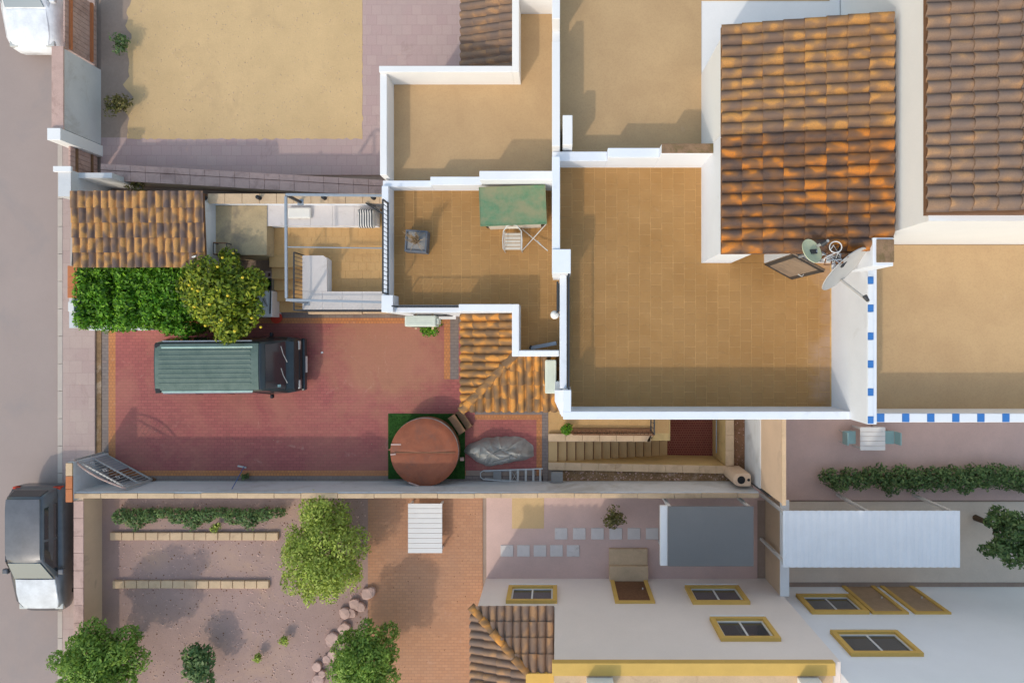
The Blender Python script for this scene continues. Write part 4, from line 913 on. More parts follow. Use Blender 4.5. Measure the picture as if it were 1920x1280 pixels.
for k in range(8):
    y = -.49 + k * .14; placed(MB().bar((.22, y, zz(y) + .014), (3.0, y, zz(y) + .014), .04, .024), 'roof_rib', 'van_roof', roof, mv, bevel=.004)
for y in (-.735, .60): placed(MB().bar((.3, y, zz(y) + .012), (3.05, y, zz(y) + .012), .05, .022), 'roof_rail', 'van_rail', van, mv, bevel=.006)
for y in (-.70, .66): placed(MB().box(.1, .26, y - .08, y + .07, 1.87, 1.905), 'rear_corner_trim', 'black', van, mv, bevel=.015)
placed(quad([(3.375, -.66, 1.79), (3.375, .66, 1.79), (3.725, .74, 1.15), (3.725, -.74, 1.15)], .012), 'windshield', 'glass', van, mv)
for s in (-1, 1):
    for (x0, x1, xt0, xt1) in ((.28, 1.12, .34, 1.10), (1.2, 2.12, 1.2, 2.1), (2.2, 3.25, 2.2, 2.95)):
        yb, yt = s * .896, s * .775; placed(quad([(x0, yb, 1.06), (x1, yb, 1.06), (xt1, yt, 1.74), (xt0, yt, 1.74)], .014), 'side_window', 'glass', van, mv)
    placed(MB().bar((.3, s * .785, 1.83), (3.0, s * .78, 1.83), .03, .03), 'drip_rail', 'steel', van, mv)
    placed(MB().box(3.25, 3.34, min(s * .90, s * 1.03), max(s * .90, s * 1.03), 1.02, 1.18), 'mirror', 'black', van, mv, bevel=.03)
    placed(MB().box(3.93, 4.05, min(s * .48, s * .76), max(s * .48, s * .76), .66, .82), 'headlight', 'lens', van, mv, bevel=.02)
    placed(MB().box(-.01, .03, min(s * .70, s * .84), max(s * .70, s * .84), .75, 1.2), 'tail_light', 'red', van, mv, bevel=.01)
placed(quad([(-.012, -.62, 1.06), (-.012, .62, 1.06), (.02, .58, 1.64), (.02, -.58, 1.64)], .012), 'rear_window', 'glass', van, mv)
placed(MB().box(3.98, 4.13, -.84, .84, .32, .56), 'front_bumper', 'van_body', van, mv, bevel=.05); placed(MB().box(-.09, .05, -.82, .82, .34, .56), 'rear_bumper', 'black', van, mv, bevel=.04)
placed(MB().box(4.13, 4.145, -.26, .26, .38, .50), 'number_plate', 'plate', van, mv); placed(MB().box(4.00, 4.06, -.44, .44, .64, .8), 'grille', 'black', van, mv, bevel=.01)
for (y0, y1) in ((-.55, -.08), (.1, .6)): placed(MB().tube([(3.78, y0, 1.12), (3.70, (y0 + y1) / 2, 1.225), (3.66, y1, 1.30)], .012, 6), 'wiper', 'alu_dull', van, mv)
placed(quad([(3.60, -.66, 1.415), (3.60, -.58, 1.415), (3.65, -.58, 1.325), (3.65, -.66, 1.325)], .016), 'sticker', 'teal', van, mv)
for x_ in (.75, 3.3):
    for y in (-.78, .78): wheel(van, mv, x_, y, .31, .2)

def car(name, label, loc, rot, L, W, Ht, body, roofmat, bonnet, grp='cars parked in the street'):
    t = thing(name, label, 'car', loc, grp); mc = Matrix.Translation(loc) @ Matrix.Rotation(rot, 4, 'Z') @ Matrix.Translation((-L / 2, 0, 0)); h = W / 2; k = L / 4.2
    low = [(0, prof(h * .78, .36, h * .84, .55, h * .84, .78, h * .74, .86, .01)), (.10 * k, prof(h * .9, .28, h * .95, .55, h * .94, .86, h * .8, .98, .015)), (.42 * k, prof(h * .94, .22, h * .99, .55, h * .97, .88, h * .84, 1.02, .02)), (1.5 * k, prof(h * .94, .22, h, .55, h * .98, .88, h * .86, .98, .02)), (2.9 * k, prof(h * .94, .22, h, .55, h * .98, .86, h * .86, .96, .02)), (3.1 * k, prof(h * .94, .22, h * .99, .54, h * .97, .82, h * .88, .93, .03)), (3.8 * k, prof(h * .9, .22, h * .95, .5, h * .92, .7, h * .82, .80, .03)), (4.08 * k, prof(h * .8, .24, h * .86, .46, h * .82, .6, h * .72, .68, .02)), (4.2 * k, prof(h * .6, .28, h * .66, .42, h * .62, .5, h * .54, .56, .01))]
    placed(loft(low), 'body', body, t, mc, smooth=True, angle=62)
    cab = [(.06 * k, prof(h * .80, .9, h * .80, .98, h * .78, 1.0, h * .70, 1.06, .01)), (.24 * k, prof(h * .84, .9, h * .84, .98, h * .80, 1.15, h * .66, Ht - .06, .02)), (.6 * k, prof(h * .85, .9, h * .85, .98, h * .80, 1.18, h * .66, Ht, .03)), (2.0 * k, prof(h * .85, .9, h * .85, .98, h * .80, 1.18, h * .66, Ht, .03)), (2.3 * k, prof(h * .85, .9, h * .85, .98, h * .80, 1.16, h * .66, Ht - .07, .03)), (3.0 * k, prof(h * .84, .86, h * .84, .9, h * .82, .93, h * .76, .96, .02))]
    placed(loft(cab), 'cabin', body, t, mc, smooth=True, angle=62)
    placed(loft([(.28 * k, [(h * .62, Ht - .035), (h * .6, Ht + .0), (h * .3, Ht + .022), (.001, Ht + .03)]), (.6 * k, [(h * .64, Ht - .01), (h * .62, Ht + .012), (h * .3, Ht + .036), (.001, Ht + .042)]), (2.0 * k, [(h * .64, Ht - .01), (h * .62, Ht + .012), (h * .3, Ht + .036), (.001, Ht + .042)]), (2.22 * k, [(h * .62, Ht - .06), (h * .6, Ht - .035), (h * .3, Ht - .01), (.001, Ht - .005)])]), 'roof', roofmat, t, mc, smooth=True, angle=40)
    placed(loft([(3.02 * k, [(h * .74, .935), (h * .72, .955), (h * .4, .985), (.001, .99)]), (3.5 * k, [(h * .76, .865), (h * .74, .885), (h * .4, .91), (.001, .915)]), (3.82 * k, [(h * .74, .79), (h * .72, .81), (h * .4, .835), (.001, .84)]), (4.06 * k, [(h * .62, .68), (h * .6, .705), (h * .4, .725), (.001, .73)])]), 'bonnet', bonnet, t, mc, smooth=True, angle=40)
    placed(quad([(2.34 * k, -h * .58, Ht - .065), (2.34 * k, h * .58, Ht - .065), (2.96 * k, h * .70, 1.0), (2.96 * k, -h * .70, 1.0)], .012), 'windshield', 'car_glass', t, mc)
    placed(quad([(.08 * k, -h * .62, 1.09), (.08 * k, h * .62, 1.09), (.22 * k, h * .56, Ht - .09), (.22 * k, -h * .56, Ht - .09)], .016), 'rear_window', 'glass', t, mc)
    for s in (-1, 1):
        for (x0, x1, a, b) in ((.5, 1.6, .6, 1.6), (1.68, 2.75, 1.68, 2.3)): placed(quad([(x0 * k, s * h * .845, 1.0), (x1 * k, s * h * .845, 1.0), (b * k, s * h * .69, Ht - .1), (a * k, s * h * .69, Ht - .1)], .016), 'side_window', 'glass', t, mc)
        placed(MB().box(2.65 * k, 2.82 * k, min(s * h * .92, s * h * 1.12), max(s * h * .92, s * h * 1.12), .92, 1.06), 'mirror', body, t, mc, bevel=.03)
        placed(MB().box(3.9 * k, 4.1 * k, min(s * h * .5, s * h * .82), max(s * h * .5, s * h * .82), .56, .70), 'headlight', 'lens', t, mc, bevel=.03)
        placed(MB().box(.0, .12 * k, min(s * h * .6, s * h * .88), max(s * h * .6, s * h * .88), .72, .9), 'tail_light', 'red', t, mc, bevel=.02)
        for x_ in (.78 * k, 3.35 * k): wheel(t, mc, x_, s * h * .84, .31, .2)
    return t
ca = P(68, 1032, .9)
car('parked_car', 'dark grey car, sky glare painted on its bonnet, parked at the kerb', (ca.x, ca.y, 0), R(-90), 4.05, 1.72, 1.46, 'car_grey', 'car_grey', 'car_glare')
cb_ = P(55, -30, .8); car('parked_car', 'white car parked at the top of the street, only its nose in view', (cb_.x, cb_.y, 0), R(-90), 4.1, 1.75, 1.46, 'car_white', 'car_white', 'car_white')

# ================================================================== THINGS ON THE DRIVE
tx = thing('turf_mat', 'square of green artificial turf under the round hot tub', 'mat', (-4.3, -3.65, 0)); box('backing', 'turf', tx, -5.57, -3.04, -4.70, -2.55, .014, .03)
rs = np.random.RandomState(5); n = 9000; px_ = rs.uniform(-5.57, -3.04, n); py_ = rs.uniform(-4.70, -2.55, n); V = np.zeros((n, 3, 3)); a = rs.uniform(0, 6.28, n); hgt = rs.uniform(.02, .04, n)
V[:, 0] = np.stack([px_ - .006 * np.cos(a), py_ - .006 * np.sin(a), np.full(n, .03)], 1); V[:, 1] = np.stack([px_ + .006 * np.cos(a), py_ + .006 * np.sin(a), np.full(n, .03)], 1); V[:, 2] = np.stack([px_ + rs.normal(0, .012, n), py_ + rs.normal(0, .012, n), .03 + hgt], 1)
me = bpy.data.meshes.new('pile'); me.from_pydata((V.reshape(-1, 3) - np.array(tx.location)).tolist(), [], [(3 * i, 3 * i + 1, 3 * i + 2) for i in range(n)]); me.materials.append(M['turf']); o = bpy.data.objects.new('pile', me); COL.objects.link(o); o.parent = tx; o['kind'] = 'stuff'
tc_ = Vector((-4.23, -3.68, 0)); rt = 1.08
tb = thing('hot_tub', 'round hot tub under a rust brown vinyl cover on green turf', 'hot tub', tc_)
MB().lathe([(rt - .10, .04), (rt - .03, .12), (rt, .35), (rt - .01, .6), (rt - .03, .70)], tc_, 64).build('tub_skirt', 'tub', tb, smooth=True)
MB().lathe([(rt - .03, .66), (rt + .002, .66), (rt + .002, .70), (rt - .03, .70)], tc_, 64).build('rim', 'kerb', tb, smooth=True)
mb = MB(); vs = []; N = 64; rings = [.001, .2, .4, .6, .8, .93, .985, 1.0, 1.0]; rr = random.Random(2)
for i, q in enumerate(rings):
    for k in range(N):
        a = 2 * math.pi * k / N; x_ = math.cos(a) * q; y_ = math.sin(a) * q; z = .80 - .035 * q * q - (.03 if q > .98 else 0) - (.05 if i == 8 else 0) - .02 * math.exp(-(y_ / .018) ** 2) + .012 * noise.noise(Vector((x_ * 3, y_ * 3, 5)))
        wob = 1 + (.006 * noise.noise(Vector((math.cos(a) * 3, math.sin(a) * 3, 1))) if q > .9 else 0); vs.append((tc_.x - .012 + x_ * (rt + .004) * wob, tc_.y - .024 + y_ * (rt + .004) * wob, z))
fs = [(i * N + k, i * N + (k + 1) % N, (i + 1) * N + (k + 1) % N, (i + 1) * N + k) for i in range(len(rings) - 1) for k in range(N)]
mb.add(vs, fs).build('cover', 'cover', tb, smooth=True, angle=50)
MB().bar((tc_.x - rt + .12, tc_.y - .02, .785), (tc_.x + rt - .1, tc_.y - .02, .79), .025, .012).build('cover_seam', 'tub', tb)
for (p0, p1) in (((733, 833), (752, 833)), ((732, 852), (742, 851)), ((766, 904), (786, 911))): MB().bar(P(*p0, .775), P(*p1, .785), .05, .015).build('strap', 'stone_pink', tb, .004)
MB().box(tc_.x + rt - .0, tc_.x + rt + .12, tc_.y - .35, tc_.y - .25, .3, .42).build('valve', 'stone_pink', tb)
MB().prism([(tc_.x - rt - .1, tc_.y + .06), (tc_.x - rt + .08, tc_.y + .14), (tc_.x - rt + .08, tc_.y - .02)], .66, .73).build('spout', 'cover', tb)
t = thing('tub_steps', 'small brown two tread step unit leaning beside the hot tub', 'steps', P(852, 798, 0)); ms = Matrix.Translation(P(851, 799, .25)) @ Matrix.Rotation(R(-56), 4, 'Z'); ms.translation.z = 0
rbox(MB(), ms, -.32, .32, .03, .27, .40, .44).build('tread', 'wood_brown', t, .006); rbox(MB(), ms, -.32, .32, .29, .50, .19, .23).build('tread', 'wood_brown', t, .006)
for s in (-1, 1): rbox(MB(), ms, s * .31 - .02, s * .31 + .02, .0, .27, .03, .40).build('side_panel', 'wood_brown', t); rbox(MB(), ms, s * .31 - .02, s * .31 + .02, .271, .50, .03, .19).build('side_panel', 'wood_brown', t)
# tarpaulin covered moped
t = thing('tarpaulin_cover', 'creased grey tarpaulin draped over something long beside the round tub', 'tarpaulin', P(935, 850, 0))
out = [(867, 847), (880, 833), (905, 822), (935, 819), (962, 818), (985, 822), (998, 836), (1003, 856), (985, 862), (960, 867), (930, 873), (910, 875), (895, 866), (880, 857)]
wpts = [P(a, b, .1) for a, b in out]; cen = P(940, 845, .1); NA, NRr = 160, 44; vs = []
def outr(a):
    best = None
    for i in range(len(wpts)):
        p, q = wpts[i] - cen, wpts[(i + 1) % len(wpts)] - cen; dv_ = Vector((math.cos(a), math.sin(a), 0)); den = dv_.x * (q.y - p.y) - dv_.y * (q.x - p.x)
        if abs(den) < 1e-9: continue
        tt = (p.x * (q.y - p.y) - p.y * (q.x - p.x)) / den; ss = (p.x * dv_.y - p.y * dv_.x) / den
        if tt > 0 and -.001 <= ss <= 1.001: best = tt
    return best or .5
tl, tr_ = P(893, 846, 0), P(990, 848, 0); rr = random.Random(44); creases = []
for k in range(34):
    cxx, cyy = rr.uniform(tl.x - .1, tr_.x), cen.y + rr.uniform(-.42, .42); th_ = rr.gauss(.15 if cxx > tl.x + .6 else .9, .55); creases.append((cxx, cyy, math.cos(th_), math.sin(th_), rr.choice((-1, 1)) * rr.uniform(.05, .12), rr.uniform(.02, .045), rr.uniform(.15, .55)))
def tarp_h(x_, y_, q):
    f_ = max(0, min(1, (x_ - tl.x) / (tr_.x - tl.x))); rz = .62 + .12 * math.sin(f_ * 3.3 + .4) - .16 * f_
    if x_ < tl.x: rz -= 1.1 * (tl.x - x_)
    if x_ > tr_.x: rz -= 1.3 * (x_ - tr_.x)
    ry = cen.y + .02 - .1 * f_; sd_ = abs(y_ - ry); h = rz - .62 * sd_ - .5 * sd_ * sd_
    for (cxx, cyy, ux, uy, am, wd, ln) in creases:
        dx, dy = x_ - cxx, y_ - cyy; al = dx * ux + dy * uy; pe = abs(-dx * uy + dy * ux); h += am * math.exp(-pe / wd) * math.exp(-(al / ln) ** 2)
    h += .03 * noise.noise(Vector((x_ * 5, y_ * 5, 2)))
    return max(.016, h * (1 - q ** 7) + .02)
for i in range(NRr + 1):
    q = i / NRr
    for k in range(NA):
        a = 2 * math.pi * k / NA; r_ = outr(a) * q * (1 + .025 * math.sin(a * 11) * q); x_, y_ = cen.x + r_ * math.cos(a), cen.y + r_ * math.sin(a)
        vs.append((x_, y_, tarp_h(x_, y_, q)))
fs = [(i * NA + k, i * NA + (k + 1) % NA, (i + 1) * NA + (k + 1) % NA, (i + 1) * NA + k) for i in range(NRr) for k in range(NA)]
MB().add(vs, fs).build('tarpaulin', 'tarp', t, smooth=True, angle=40)
MB().tube([P(868, 847, .03), P(862, 843, .02), P(857, 848, .02)], .008, 6).build('tie_cord', 'black', t, smooth=True)
# ladder
t = thing('step_ladder', 'aluminium step ladder lying on the paving by the white wall', 'ladder', P(960, 892, 0)); zl = .06
for (a_, b_) in (((906, 882), (1018, 878)), ((906, 898), (1015, 906))): MB().bar(P(*a_, zl), P(*b_, zl), .035, .06).build('rail', 'alu', t, .006)
MB().tube([P(906, 882, zl), P(901, 886, zl), P(901, 894, zl), P(906, 898, zl)], .017, 8).build('hoop', 'alu', t, smooth=True)
for k, px in enumerate((957, 971, 986, 1000, 1013)): f_ = (px - 906) / 110; MB().bar(P(px, 882 - 4 * f_ + .6, zl + .01), P(px, 898 + 8 * f_ - .6, zl + .01), .07, .025).build('tread', 'alu_dull', t)
MB().prism([tuple(P(a_, b_, zl)[:2]) for a_, b_ in ((925, 883), (940, 882), (940, 899.5), (925, 898.5))], .05, .085).build('platform', 'grey_block', t)
for (a_, b_) in (((909, 884), (1000, 881)), ((909, 896), (1000, 903))): MB().tube([P(*a_, .03), P(*b_, .03)], .012, 6).build('rear_leg', 'alu_dull', t)
for (a_, b_) in (((960, 884), (969, 900)), ((969, 884), (960, 900))): MB().tube([P(*a_, .10), P(*b_, .10)], .008, 6).build('brace', 'alu_dull', t)
t = thing('concrete_block', 'small grey concrete block between the ladder and the stairs', 'block', P(1044, 895, 0)); a_, b_ = P(1034, 906, .3), P(1055, 885, .3); box('block_body', 'grey_block', t, a_.x, b_.x, -4.74, b_.y, 0, .30, .012); box('lid', 'grey_block', t, a_.x - .008, b_.x + .008, -4.75, b_.y + .008, .30, .33, .008)
t = thing('squeegee', 'blue handled squeegee leaning on the white garden wall', 'broom', P(455, 880, 0)); MB().tube([P(458, 874, .06), P(435, 916, 1.3)], .012, 8).build('handle', 'blue', t, smooth=True); MB().bar(P(446, 873, .04), P(462, 876, .04), .05, .05).build('head', 'alu_dull', t)
plant('weed', 'tuft of weed at the foot of the white wall beside the squeegee', P(462, 893, .02), .14, .2, 140, .07, 'leaf_dark', 15)
t = thing('paper_scrap', 'tiny white scrap of paper on the red drive', 'litter', P(604, 661, .015)); c = P(604, 661, .016); MB().add([c + Vector(v) for v in ((-.04, -.03, 0), (.04, -.02, .012), (.03, .04, .004), (-.03, .03, .018))], [(0, 1, 2, 3)]).build('scrap', 'white_plastic', t)

# ================================================================== BASEMENT STAIRS
zb = -1.82
stw = thing('basement_stairs', 'beige stairs running down beside the white house to a red tiled court', 'stairs', (2, -3.8, zb))
wall_y = lambda x_: -4.14 - (x_ + .3) * .021
def wprism(name, mat, x0, x1, o0, o1, z0, z1, **k): return MB().prism([(x0, wall_y(x0) + o0), (x1, wall_y(x1) + o0), (x1, wall_y(x1) + o1), (x0, wall_y(x0) + o1)], z0, z1).build(name, mat, stw, **k)
ns = 14; tr = 4.2 / ns
for k in range(ns):
    x0 = SX0 + k * tr; x1 = x0 + tr; ztop = -.13 * (k + 1) + .13 - .02 if k else -.005
    MB().prism([(x0, wall_y(x0)), (x1, wall_y(x1)), (x1, -3.44), (x0, -3.44)], zb - .2, ztop).build('step', 'step_stone', stw, .008)
    if k: MB().prism([(x0 + .001, wall_y(x0)), (x0 + .034, wall_y(x0)), (x0 + .034, -3.44), (x0 + .001, -3.44)], ztop - .01, ztop + .003).build('shade_dirt_line', 'dirt_red', stw)  # dark strip: contact shade painted in along with dirt at the tread back
MB().prism([(3.9, wall_y(3.9)), (SX1, wall_y(SX1)), (SX1, -1.86), (3.9, -1.86)], zb - .2, zb).build('court_floor', 'court', stw)
wprism('retaining_wall', 'beige_wall', SX0, 5.77, -.22, 0, zb, .10)
x = SX0
while x < 5.7: x2 = min(x + .55, 5.77); wprism('coping_stone', 'stone', x + .004, x2 - .004, -.235, .012, .10, .145 + random.uniform(0, .008), bevel=.006); x = x2
box('retaining_wall', 'beige_wall', stw, 5.53, 5.77, wall_y(5.6) + .02, -1.86, zb, .10)
y = wall_y(5.6) + .02
while y < -2.0: y2 = min(y + .5, -1.86); box('coping_stone', 'stone', stw, 5.515, 5.785, y + .004, y2 - .004, .10, .148, .006); y = y2
box('passage', 'beige_wall', stw, SX0, 3.72, -3.44, -1.86, zb - .2, 0)
lay_tiles(stw, [(SX0, 3.7, -3.2, -1.88)], 0.0, 'tile_patio', limit=120, name='passage_tile', joint=.008, pitch=.33, x0=SX0, y0=-3.2)
x = SX0
while x < 3.2:
    x2 = min(x + .56, 3.2); sl_ = (x2 >= 3.2); MB().prism([(x + .004, -3.455), (x2 - (.26 if sl_ else .004), -3.455), (x2 - .004, -3.2), (x + .004, -3.2)], 0.001, .14).build('coping_stone', 'stone', stw, .006); x = x2
sr = thing('stair_railing', 'old rusty iron railing along the top of the basement stairs', 'railing', (1.6, -3.1, 0)); railing(sr, (.5, -3.10), (3.05, -3.12), .13, .95, gap=.13, r=.011, mat='rusty', name='rail'); railing(sr, (3.06, -3.10), (3.06, -2.3), .13, .95, gap=.15, r=.011, mat='iron', name='rail')
box('bed_edge', 'dirt_red', stw, .5, 3.1, -3.19, -3.02, .005, .06)
MB().tube([(5.46, -4.0, zb + .9), (5.46, -2.0, zb + .9)], .02, 8).build('court_handrail', 'steel', stw, smooth=True)
plant('pot_plant', 'bushy green potted plant at the head of the basement stairs', P(1061, 802, .1), .24, .35, 520, .08, 'leaf_hedge', 25)
t = thing('clay_flue', 'beige clay flue block with two round openings in the wall corner', 'chimney', (5.76, -4.45, 0)); c0 = Vector((5.76, -4.46, 0)); pts = []
for k in range(9): a = math.pi / 2 + math.pi * k / 8; pts.append((c0.x - .1 + .2 * math.cos(a), c0.y + .2 * math.sin(a)))
pts += [(c0.x + .24, c0.y - .2), (c0.x + .26, c0.y - .1), (c0.x + .26, c0.y + .12), (c0.x + .22, c0.y + .2)]
MB().prism(pts, 0, 1.3).build('flue_body', 'tan_wall', t, .02)
MB().lathe([(.15, 0), (.15, .02), (.125, .02), (.125, -.25)], (c0.x - .05, c0.y, 1.302), 24).build('flue_opening', 'tan_wall', t); MB().lathe([(.124, 0), (.124, .013)], (c0.x - .05, c0.y, 1.296), 24).build('flue_hole', 'rubber', t); MB().lathe([(.045, 0), (.045, .01)], (c0.x + .18, c0.y, 1.298), 14).build('flue_hole', 'rubber', t)
t = thing('end_wall', 'tall party wall, white below and tan above, at the end of the court', 'wall', (6.3, -3.2, 0)); box('wall_body', 'white_old', t, 6.17, 6.42, -4.64, -1.87, -.02, 1.72); box('upper_wall', 'tan_wall', t, 6.20, 6.29, -4.62, -1.87, 1.72, 3.66); box('wall_cap', 'stone', t, 6.19, 6.30, -4.66, -1.87, 3.66, 3.70)
box('wall_end', 'iron', t, 6.16, 6.42, -4.68, -4.645, .0, 2.6)

# ================================================================== NEIGHBOUR ABOVE
nb_ = thing('neighbour_house', 'white terraced house above, with pale tan roof terraces', 'house', (1, 7, 0))
NY1 = 11.5
MB().prism([(-4.755, 4.31), (-.12, 4.31), (-.12, 9.2), (-1.206, 9.2), (-1.206, 7.2), (-4.755, 7.2)], -.02, T1 - .012).build('wall', 'white_soft', nb_)
MB().prism([(-.12, 4.25), (6.75, 4.25), (6.75, NY1), (-.12, NY1)], -.02, T2 - .012).build('wall', 'white_soft', nb_)
MB().prism([(-4.57, 4.31), (-.12, 4.31), (-.12, 9.0), (-1.02, 9.0), (-1.02, 7.03), (-4.57, 7.03)], T1 - .012, T1 + .004).build('terrace_floor', 'terr_n', nb_)
MB().prism([(.06, 4.25), (3.438, 4.25), (3.438, 8.0), (6.5, 8.0), (6.5, NY1), (.06, NY1)], T2 - .012, T2 + .004).build('terrace_floor', 'terr_n', nb_)
pn = lambda *a: box('parapet', 'white_soft', nb_, *a, .012)
pn(-4.755, -4.57, 4.31, 7.03, T1 - .1, 4.2); pn(-4.755, -1.206, 7.03, 7.2, T1 - .1, 4.3); pn(-1.206, -1.02, 7.03, 9.2, T1 - .1, 4.3); pn(-1.02, -.12, 9.02, 9.2, T1 - .1, 4.3)
pn(-.12, .06, 4.25, 6.6, T2 - .1, 7.2); pn(-.12, .06, 6.6, 7.1, T2 - .1, 6.6); pn(-.12, .06, 7.1, NY1, T2 - .1, 7.2); pn(.12, .34, 4.28, 4.95, T2 - .1, 7.2)
box('block_wall', 'white_soft', nb_, 3.438, 6.75, 4.25, 6.25, T2 - .1, 8.3)
upper_roof(nb_, 4.14, 6.40, 'clay_soft')
r = box('porch_roof', 'deck', nb_, -2.8, -1.21, 7.21, 8.9, 2.6, 2.7); dn_ = Vector((-1.55, 0, -.5)); lay_roof(r, (-1.21, 7.22, 3.24), dn_, (0, 1, 0), dn_.length, 2.6, 'clay_brown')
pts = []; xs0, xs1, ys0 = X(240), X(680), Y(262)
for k in range(60): pts.append((xs0 + (xs1 - xs0) * k / 60, ys0 + .05 * noise.noise(Vector((k * .9, 0, 0))) + .03 * random.random()))
for k in range(40): pts.append((xs1 + .05 * noise.noise(Vector((k * .9, 5, 0))), ys0 + (12 - ys0) * k / 40))
for k in range(60): pts.append((xs1 - (xs1 - xs0) * k / 60, 12))
for k in range(40): pts.append((xs0 + .25 * noise.noise(Vector((k * .35, 9, 0))) + .05 * random.random(), 12 - (12 - ys0) * k / 40))
struct(MB().prism(pts, 0, .036).build('sand_yard', 'sand'))
sheet('pink_path', 'pave_n', X(190), -4.77, 5.3, Y(262) + .06, 0.031); sheet('pink_path', 'pave_n', X(672), -2.9, Y(262) + .06, 12, 0.03)
sheet('planting_bed', 'earth', X(190), X(262), Y(262) + .06, 12, 0.03)
t = thing('front_wall', 'white street wall of the sandy neighbouring yard', 'wall', (-15.1, 7.4, 0)); box('wall_body', 'white_old', t, -15.3, -15.02, 6.3, 8.75, -.02, 1.75); box('wall_cap', 'stone_pink', t, -15.34, -14.98, 6.26, 8.79, 1.75, 1.8, .01); box('pier', 'white_soft', t, -15.36, -14.96, 5.9, 6.26, -.02, 1.95, .01)
t = thing('wooden_gate', 'brown timber yard gate beside the white street wall', 'gate', (-15.1, 5.5, 0))
for k in range(5): box('board', 'stone_pink', t, -15.18, -15.12, 5.15 + k * .15, 5.29 + k * .15, .05, 1.3, .005)
box('rail', 'wood_brown', t, -15.12, -15.08, 5.15, 5.89, .3, .38); box('rail', 'wood_brown', t, -15.12, -15.08, 5.15, 5.89, 1.0, 1.08)
t = thing('timber_fence', 'reddish brown boarded fence at the top of the sandy yard', 'fence', (-15, 10, 0))
for k in range(12): box('board', 'stone_pink', t, -15.2, -15.15, 8.9 + k * .16, 9.05 + k * .16, .05, 1.5, .005)
for z in (.3, 1.25): box('rail', 'orange_tile', t, -15.15, -15.08, 8.9, 10.8, z, z + .08)
plant('dry_shrub', 'brown dry shrub in the corner bed of the sandy yard', P(232, 205, .2), .5, .6, 500, .1, 'leaf_dry', 41); plant('dry_shrub', 'dull green shrub further up the sandy yard bed', P(235, 90, .2), .4, .6, 300, .1, 'leaf_dark', 42)

# ================================================================== NEIGHBOUR ON THE RIGHT
rh = thing('upper_house', 'tall white house on the right with a brown clay roof above a tan terrace', 'house', (10, 3, 0))
MB().prism([(6.77, 2.1), (16, 2.1), (16, 11.5), (6.77, 11.5)], -.02, 10.05).build('wall', 'white_soft', rh)
MB().prism([(6.77, -1.86), (16, -1.86), (16, 2.09), (6.77, 2.09)], -.02, 6.85).build('wall', 'white_soft', rh)
box('terrace_floor', 'terr_n', rh, 6.77, 16, -1.66, 2.09, 6.85, 6.87); box('parapet', 'white_soft', rh, 6.77, 16, -1.86, -1.66, 6.85, 7.75, .01)
x = 6.9
for k in range(16):
    if k % 2 == 0: box('blue_cap_tile', 'blue_tile', rh, x, x + .15, -1.85, -1.67, 7.75, 7.785, .004); x += .155
    else: box('white_cap_tile', 'white_tile', rh, x, x + .38, -1.85, -1.67, 7.75, 7.78, .004); x += .385
zl, zr = 10.08, 10.9
dk = MB(); dk.add([(6.7, 2.2, zl), (11.4, 2.2, zr), (11.4, 8.2, zr), (6.7, 8.2, zl), (6.7, 2.2, zl - .08), (11.4, 2.2, zl - .08), (11.4, 8.2, zl - .08), (6.7, 8.2, zl - .08)], [(0, 1, 2, 3), (7, 6, 5, 4), (0, 4, 5, 1), (1, 5, 6, 2), (2, 6, 7, 3), (3, 7, 4, 0)])
r = dk.build('roof', 'deck', rh); dn_ = Vector((6.7 - 9.4, 0, -(9.4 - 6.7) / 4.7 * (zr - zl))); lay_roof(r, (9.4, 2.25, zl + (9.4 - 6.7) / 4.7 * (zr - zl)), dn_, (0, 1, 0), dn_.length, 4.7, 'clay_brown')
# garden on the right
sheet('garden_paving', 'brown_paving', 6.45, 18, -5.4, -1.9, .01); sheet('tan_path', 'tan_path', 7.3, 18, -8.1, -5.45, .015)
hdg = thing('garden_hedge', 'long low dark green hedge in the right hand garden', 'hedge', P(1730, 892, 0)); cl = []; rr = random.Random(8)
for i in range(22):
    p = P(1545 + i * 19, 893 + rr.uniform(-8, 8), 0); cl.append((p.x, p.y, .45, .33, .42 if i > 4 else .3, .4))
leaves('foliage', 'leaf_dark', hdg, cl, 9000, .11, 8); mb = MB()
for c_ in cl[::2]: mb.tube([(c_[0], c_[1], 0), (c_[0], c_[1], .5)], [.02, .01], 6)
mb.build('stem', 'bark', hdg)
def gtable(name, label, c, L, W, z, mat):
    t = thing(name, label, 'table', (c.x, c.y, 0)); n = max(3, round(L / .16))
    for k in range(n): box('slat', mat, t, c.x - W / 2, c.x + W / 2, c.y - L / 2 + k * L / n + .005, c.y - L / 2 + (k + 1) * L / n - .005, z - .03, z, .004)
    for sx in (-1, 1):
        for sy in (-1, 1): box('leg', mat, t, c.x + sx * (W / 2 - .06) - .03, c.x + sx * (W / 2 - .06) + .03, c.y + sy * (L / 2 - .06) - .03, c.y + sy * (L / 2 - .06) + .03, .0, z - .03)
    return t
tcn = P(1636, 822, .7); gtable('garden_table', 'white garden table between two teal chairs', tcn, .75, .8, .72, 'white_plastic')
for s, lb in ((-1, 'teal garden chair on the near house side of the white table'), (1, 'teal garden chair on the far side of the white table')):
    t = thing('garden_chair', lb, 'chair', (tcn.x + s * .62, tcn.y, 0), 'teal garden chairs'); c = Vector((tcn.x + s * .62, tcn.y, 0)); box('seat', 'teal', t, c.x - .2, c.x + .2, c.y - .21, c.y + .21, .42, .45, .01); lo, hi = sorted((c.x + s * .2, c.x + s * .24)); box('backrest', 'teal', t, lo, hi, c.y - .2, c.y + .2, .45, .85, .01)
    for sx in (-.17, .17):
        for sy in (-.18, .18): MB().tube([(c.x + sx, c.y + sy, .01), (c.x + sx, c.y + sy, .42)], .014, 6).build('leg', 'alu', t)
